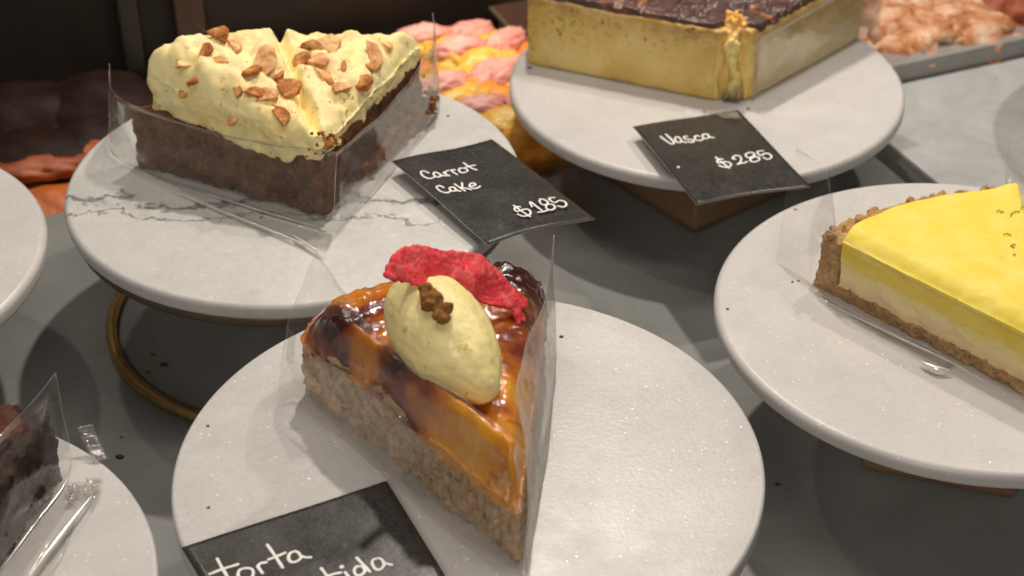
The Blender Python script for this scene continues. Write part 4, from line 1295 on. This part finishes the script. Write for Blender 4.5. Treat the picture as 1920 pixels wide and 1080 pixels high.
# ------------------------------------------------------------------ price cards with handwriting
def card(label, quad_px, zs, strokes, width, bow=0.0015, th=0.0008, lines=None):
    P = [W(u, v, z_) for (u, v), z_ in zip(quad_px, zs)]       # top-left, top-right, bottom-right, bottom-left
    o_ = P[0]
    ex = (P[1] - P[0]); ey = (P[3] - P[0])
    nrm = ey.cross(ex).normalized()
    if nrm.z < 0: nrm = -nrm
    root = thing('price_card', label, 'price card', tuple((P[0] + P[2]) / 2), 'black price cards')
    def bowf(s, t): return bow * 4 * s * (1 - s) * t + 0.3 * bow * math.sin(7 * s + 5 * t)
    def surf(s, t):
        q = P[0].lerp(P[1], s).lerp(P[3].lerp(P[2], s), t)
        return q + nrm * bowf(s, t)
    n, m = 24, 32
    verts, faces, fm = [], [], []
    rnd = random.Random(5)
    for side in (1, -1):
        for j in range(m + 1):
            for i in range(n + 1):
                verts.append(surf(i / n, j / m) + nrm * (th / 2 * side))
    K = (n + 1) * (m + 1)
    for j in range(m):
        for i in range(n):
            a = j * (n + 1) + i
            faces.append((a, a + n + 1, a + n + 2, a + 1)); fm.append(0)
            faces.append((K + a, K + a + 1, K + a + n + 2, K + a + n + 1)); fm.append(0)
    edge = [i for i in range(n + 1)] + [j * (n + 1) + n for j in range(1, m + 1)] + [m * (n + 1) + i for i in range(n - 1, -1, -1)] + [j * (n + 1) for j in range(m - 1, 0, -1)]
    for a, b in zip(edge, edge[1:] + edge[:1]):
        faces.append((a, b, K + b, K + a)); fm.append(1)
    body = mesh_obj('card', verts, faces, [M['card'], M['card_edge']], root, True, None, fm)
    body.data.polygons.foreach_set('use_smooth', [i == 0 for i in fm])
    eye = Vector((0, 0, CAM_H))
    # plane basis for (s, t)
    pn = nrm
    for nm, grp in strokes:
        bm = bmesh.new()
        for st_ in grp:
            pts = []
            for (u, v) in st_:
                r = W(u, v, 0) - eye
                p = eye + r * ((o_ - eye).dot(pn) / r.dot(pn))
                d = p - o_
                # solve d = s*ex + t*ey
                a11, a12, a22 = ex.dot(ex), ex.dot(ey), ey.dot(ey)
                b1, b2 = d.dot(ex), d.dot(ey)
                det = a11 * a22 - a12 * a12
                s_, t_ = (b1 * a22 - b2 * a12) / det, (b2 * a11 - b1 * a12) / det
                pts.append(p + pn * (bowf(s_, t_) + th / 2 + 0.00025))
            if len(pts) == 1:
                add_ball(bm, pts[0], (width * 0.75, width * 0.75, width * 0.3), 2)
                continue
            path = catmull(pts, 5)
            rv = random.random() * 9
            add_tube(bm, path, lambda t, rv=rv: width / 2 * (1 + 0.10 * math.sin(9 * t + rv)), 8, pn, 0.4)
            for q in (path[0], path[-1]):
                add_ball(bm, q, (width / 2, width / 2, width * 0.22), 2)
        bm_obj(nm, bm, M['chalk'], root)
    return root

def px(o, s, *strokes):
    return [[(o[0] + x / s, o[1] + y / s) for (x, y) in st_] for st_ in strokes]

c1 = px((770, 290), 12,
   [(400, 455), (330, 425), (260, 415), (225, 445), (250, 500), (310, 550), (380, 575), (450, 580), (520, 555), (550, 525)],
   [(600, 445), (540, 440), (510, 470), (540, 520), (600, 545), (650, 535), (680, 505), (640, 470), (600, 447)], [(675, 505), (760, 510), (800, 508)],
   [(730, 435), (790, 470), (870, 505)], [(765, 455), (790, 410), (845, 385)],
   [(900, 375), (960, 420), (1040, 470)], [(905, 382), (950, 365), (995, 365)],
   [(1180, 320), (1110, 325), (1085, 365), (1110, 410), (1170, 430), (1240, 410), (1280, 375), (1250, 338), (1180, 320)],
   [(1185, 200), (1280, 265), (1380, 330), (1480, 370)], [(1240, 300), (1340, 275), (1450, 258)])
c2 = px((770, 290), 12,
   [(740, 780), (680, 750), (610, 745), (580, 775), (620, 830), (690, 870), (780, 890), (850, 885), (885, 860), (895, 825)],
   [(980, 770), (910, 765), (870, 790), (890, 830), (940, 850), (1000, 845), (1020, 815), (985, 780)], [(1010, 825), (1060, 842), (1120, 850)],
   [(990, 690), (1090, 760), (1220, 845)], [(1150, 660), (1160, 720), (1140, 785)], [(1150, 770), (1260, 790), (1360, 820)],
   [(1330, 730), (1400, 735), (1450, 715), (1440, 680), (1380, 670), (1325, 700), (1330, 750), (1390, 785), (1460, 795), (1510, 780), (1560, 750)])
c3 = px((950, 350), 12,
   [(300, 550), (220, 540), (170, 570), (185, 630), (250, 650), (330, 620), (420, 600), (500, 620), (530, 680), (500, 740), (420, 760), (330, 755), (240, 710)], [(150, 510), (320, 640), (520, 775)],
   [(560, 540), (515, 445)], [(520, 430), (560, 445), (680, 540), (810, 640)], [(700, 665), (800, 650), (920, 600)],
   [(830, 345), (750, 350), (735, 400), (770, 460), (850, 480), (920, 440), (900, 380), (830, 345)], [(950, 450), (890, 480), (885, 550), (940, 585), (1020, 580), (1080, 530), (1060, 470), (1000, 445), (950, 450)],
   [(1070, 275), (950, 305), (1000, 370), (1090, 395), (1150, 350), (1220, 330), (1300, 350), (1345, 410), (1310, 470), (1240, 490), (1150, 470)])
card('black card lettered Carrot Cake hanging over the veined plate', [(735, 303), (922, 263), (1116, 410), (915, 458)], [0.1105, 0.1050, 0.1005, 0.1090],
     [('lettering', c1), ('lettering', c2), ('price', c3)], 0.00135, 0.002)
v1 = px((1220, 230), 12,
   [(215, 345), (320, 420), (420, 490), (490, 510), (522, 480), (480, 420), (340, 295)],
   [(640, 355), (570, 350), (545, 390), (570, 450), (640, 475), (690, 450), (680, 400), (635, 358)], [(680, 435), (740, 455), (805, 470)],
   [(820, 335), (760, 335), (750, 370), (800, 400), (880, 400), (960, 420), (960, 455), (900, 465), (850, 450)],
   [(1100, 330), (1040, 310), (990, 340), (1000, 395), (1060, 420), (1130, 420), (1180, 380)],
   [(1280, 285), (1200, 275), (1165, 310), (1190, 360), (1250, 380), (1310, 350), (1285, 290)], [(1310, 335), (1365, 352), (1420, 362)])
v3 = px((1220, 230), 12, [(620, 1025)])
v2 = px((1320, 260), 12,
   [(420, 505), (350, 490), (295, 525), (310, 580), (370, 580), (450, 565), (540, 570), (600, 610), (590, 665), (530, 690), (430, 680), (330, 640)], [(260, 450), (400, 570), (560, 710)],
   [(700, 510), (640, 490), (670, 440), (750, 425), (820, 460), (830, 540), (790, 600), (740, 630), (830, 600), (900, 595), (960, 565)],
   [(1010, 355), (940, 390), (940, 440), (1000, 475), (1080, 450), (1130, 410), (1100, 360), (1010, 355)], [(1130, 455), (1050, 490), (1040, 540), (1100, 570), (1190, 550), (1245, 500), (1210, 455), (1130, 455)],
   [(1330, 300), (1200, 330), (1230, 395), (1290, 410), (1350, 370), (1440, 365), (1510, 410), (1500, 465), (1420, 495), (1335, 460)])
card('black card lettered Vasca hanging over the front of its plate', [(1187, 238), (1383, 207), (1520, 350), (1307, 383)], [0.0855, 0.0835, 0.0860, 0.0880],
     [('lettering', v1), ('speck', v3), ('price', v2)], 0.00145, 0.001)
k1 = px((380, 1000), 8.727,
   [(240, 440), (310, 570), (380, 690), (430, 770)], [(120, 690), (350, 600), (580, 530)],
   [(700, 590), (610, 620), (580, 700), (620, 770), (720, 780), (810, 730), (830, 650), (790, 598), (700, 590)],
   [(980, 670), (900, 560)], [(905, 575), (940, 515), (1040, 495)],
   [(1060, 210), (1180, 380), (1310, 580)], [(1080, 450), (1220, 395), (1350, 340)],
   [(1510, 310), (1430, 350), (1405, 430), (1450, 490), (1540, 480), (1610, 420), (1570, 340), (1510, 310)], [(1595, 385), (1680, 415), (1770, 415)])
k2 = px((580, 1020), 10.667,
   [(240, 520), (330, 640), (450, 800)], [(330, 700), (480, 640), (630, 610)], [(650, 495)], [(720, 605), (810, 730)],
   [(1010, 480), (930, 500), (900, 580), (930, 650), (1010, 670), (1090, 620), (1110, 560), (1060, 490), (1010, 480)], [(950, 310), (1080, 450), (1210, 590)],
   [(1370, 320), (1280, 350), (1260, 430), (1320, 530), (1400, 550), (1480, 490), (1490, 400), (1430, 330), (1370, 320)], [(1480, 410), (1560, 430), (1650, 450)])
card('black speckled card lettered torta lying on the glazed fruit cake plate', [(340, 1028), (725, 903), (835, 1080), (450, 1212)], [zt + 0.0020, zt + 0.0032, zt + 0.0034, zt + 0.0022],
     [('lettering', k1), ('lettering', k2)], 0.0016, 0.0004)

# ------------------------------------------------------------------ crumbs
def crumb(u, v, z_, r, mat, label, seed):
    r *= 0.8
    c = W(u, v, z_); c.z = z_ + r * 0.45
    bm = bmesh.new()
    bmesh.ops.create_icosphere(bm, subdivisions=2, radius=1.0)
    for q in bm.verts:
        d = q.co.normalized()
        k = 1 + 0.35 * fbm(d, 1.6, seed, 2)
        q.co = c + Vector((d.x * r * 1.2, d.y * r * 0.8, d.z * r * 0.5)) * k
    o = bm_obj('crumb', bm, M[mat], None, True, tuple(c))
    tag(o, label, 'crumb', 'loose crumbs')
crumb(1053, 632, zt, 0.0012, 'streusel', 'brown crumb right of the whitish film on the glazed cake plate', 1)
crumb(390, 799, zt, 0.0009, 'streusel', 'tiny crumb near the left edge of the glazed cake plate', 2)
crumb(391, 952, zt, 0.0009, 'streusel', 'tiny crumb above the torta card', 3)
crumb(1364, 580, zl, 0.0009, 'speck', 'lone black speck at the left edge of the lemon pie plate', 4)
crumb(1497, 527, zl, 0.0008, 'speck', 'dark speck beside the crust of the lemon pie, nearest the crust', 5)
crumb(1486, 529, zl, 0.0008, 'speck', 'dark speck beside the crust of the lemon pie, farther from the crust', 6)
crumb(1492, 393, zl, 0.0012, 'bun', 'pale crumb under the pointed film wing on the lemon pie plate', 7)
crumb(225, 858, 0.0, 0.0024, 'speck', 'dark crumb on the grey counter between the two front plates', 8)
crumb(228, 820, 0.0, 0.0010, 'speck', 'tiny dark crumb on the counter just behind a larger dark crumb', 9)
crumb(285, 667, 0.0, 0.0022, 'streusel', 'brown crumb on the counter inside the brass ring, farther from the rim', 10)
crumb(308, 686, 0.0, 0.0026, 'speck', 'dark crumb on the counter inside the brass ring, largest of three', 11)
crumb(278, 700, 0.0, 0.0018, 'carrot_bright', 'orange crumb on the counter inside the brass ring', 12)
crumb(1458, 909, 0.0, 0.0016, 'speck', 'dark crumb on the counter beside the wooden block', 13)
crumb(840, 218, zc, 0.0011, 'carrot_bright', 'orange crumb right of the carrot cake on the veined plate', 14)
crumb(698, 336, zc, 0.0022, 'carrot_bright', 'brown crumb at the foot of the carrot cake by the black card', 15)
crumb(1403, 205, zv, 0.0012, 'burnt', 'dark crumb on the plate right of the torn cheesecake corner', 16)
crumb(993, 128, zv, 0.0016, 'burnt', 'dark crumb at the left foot of the tall cheesecake', 17)
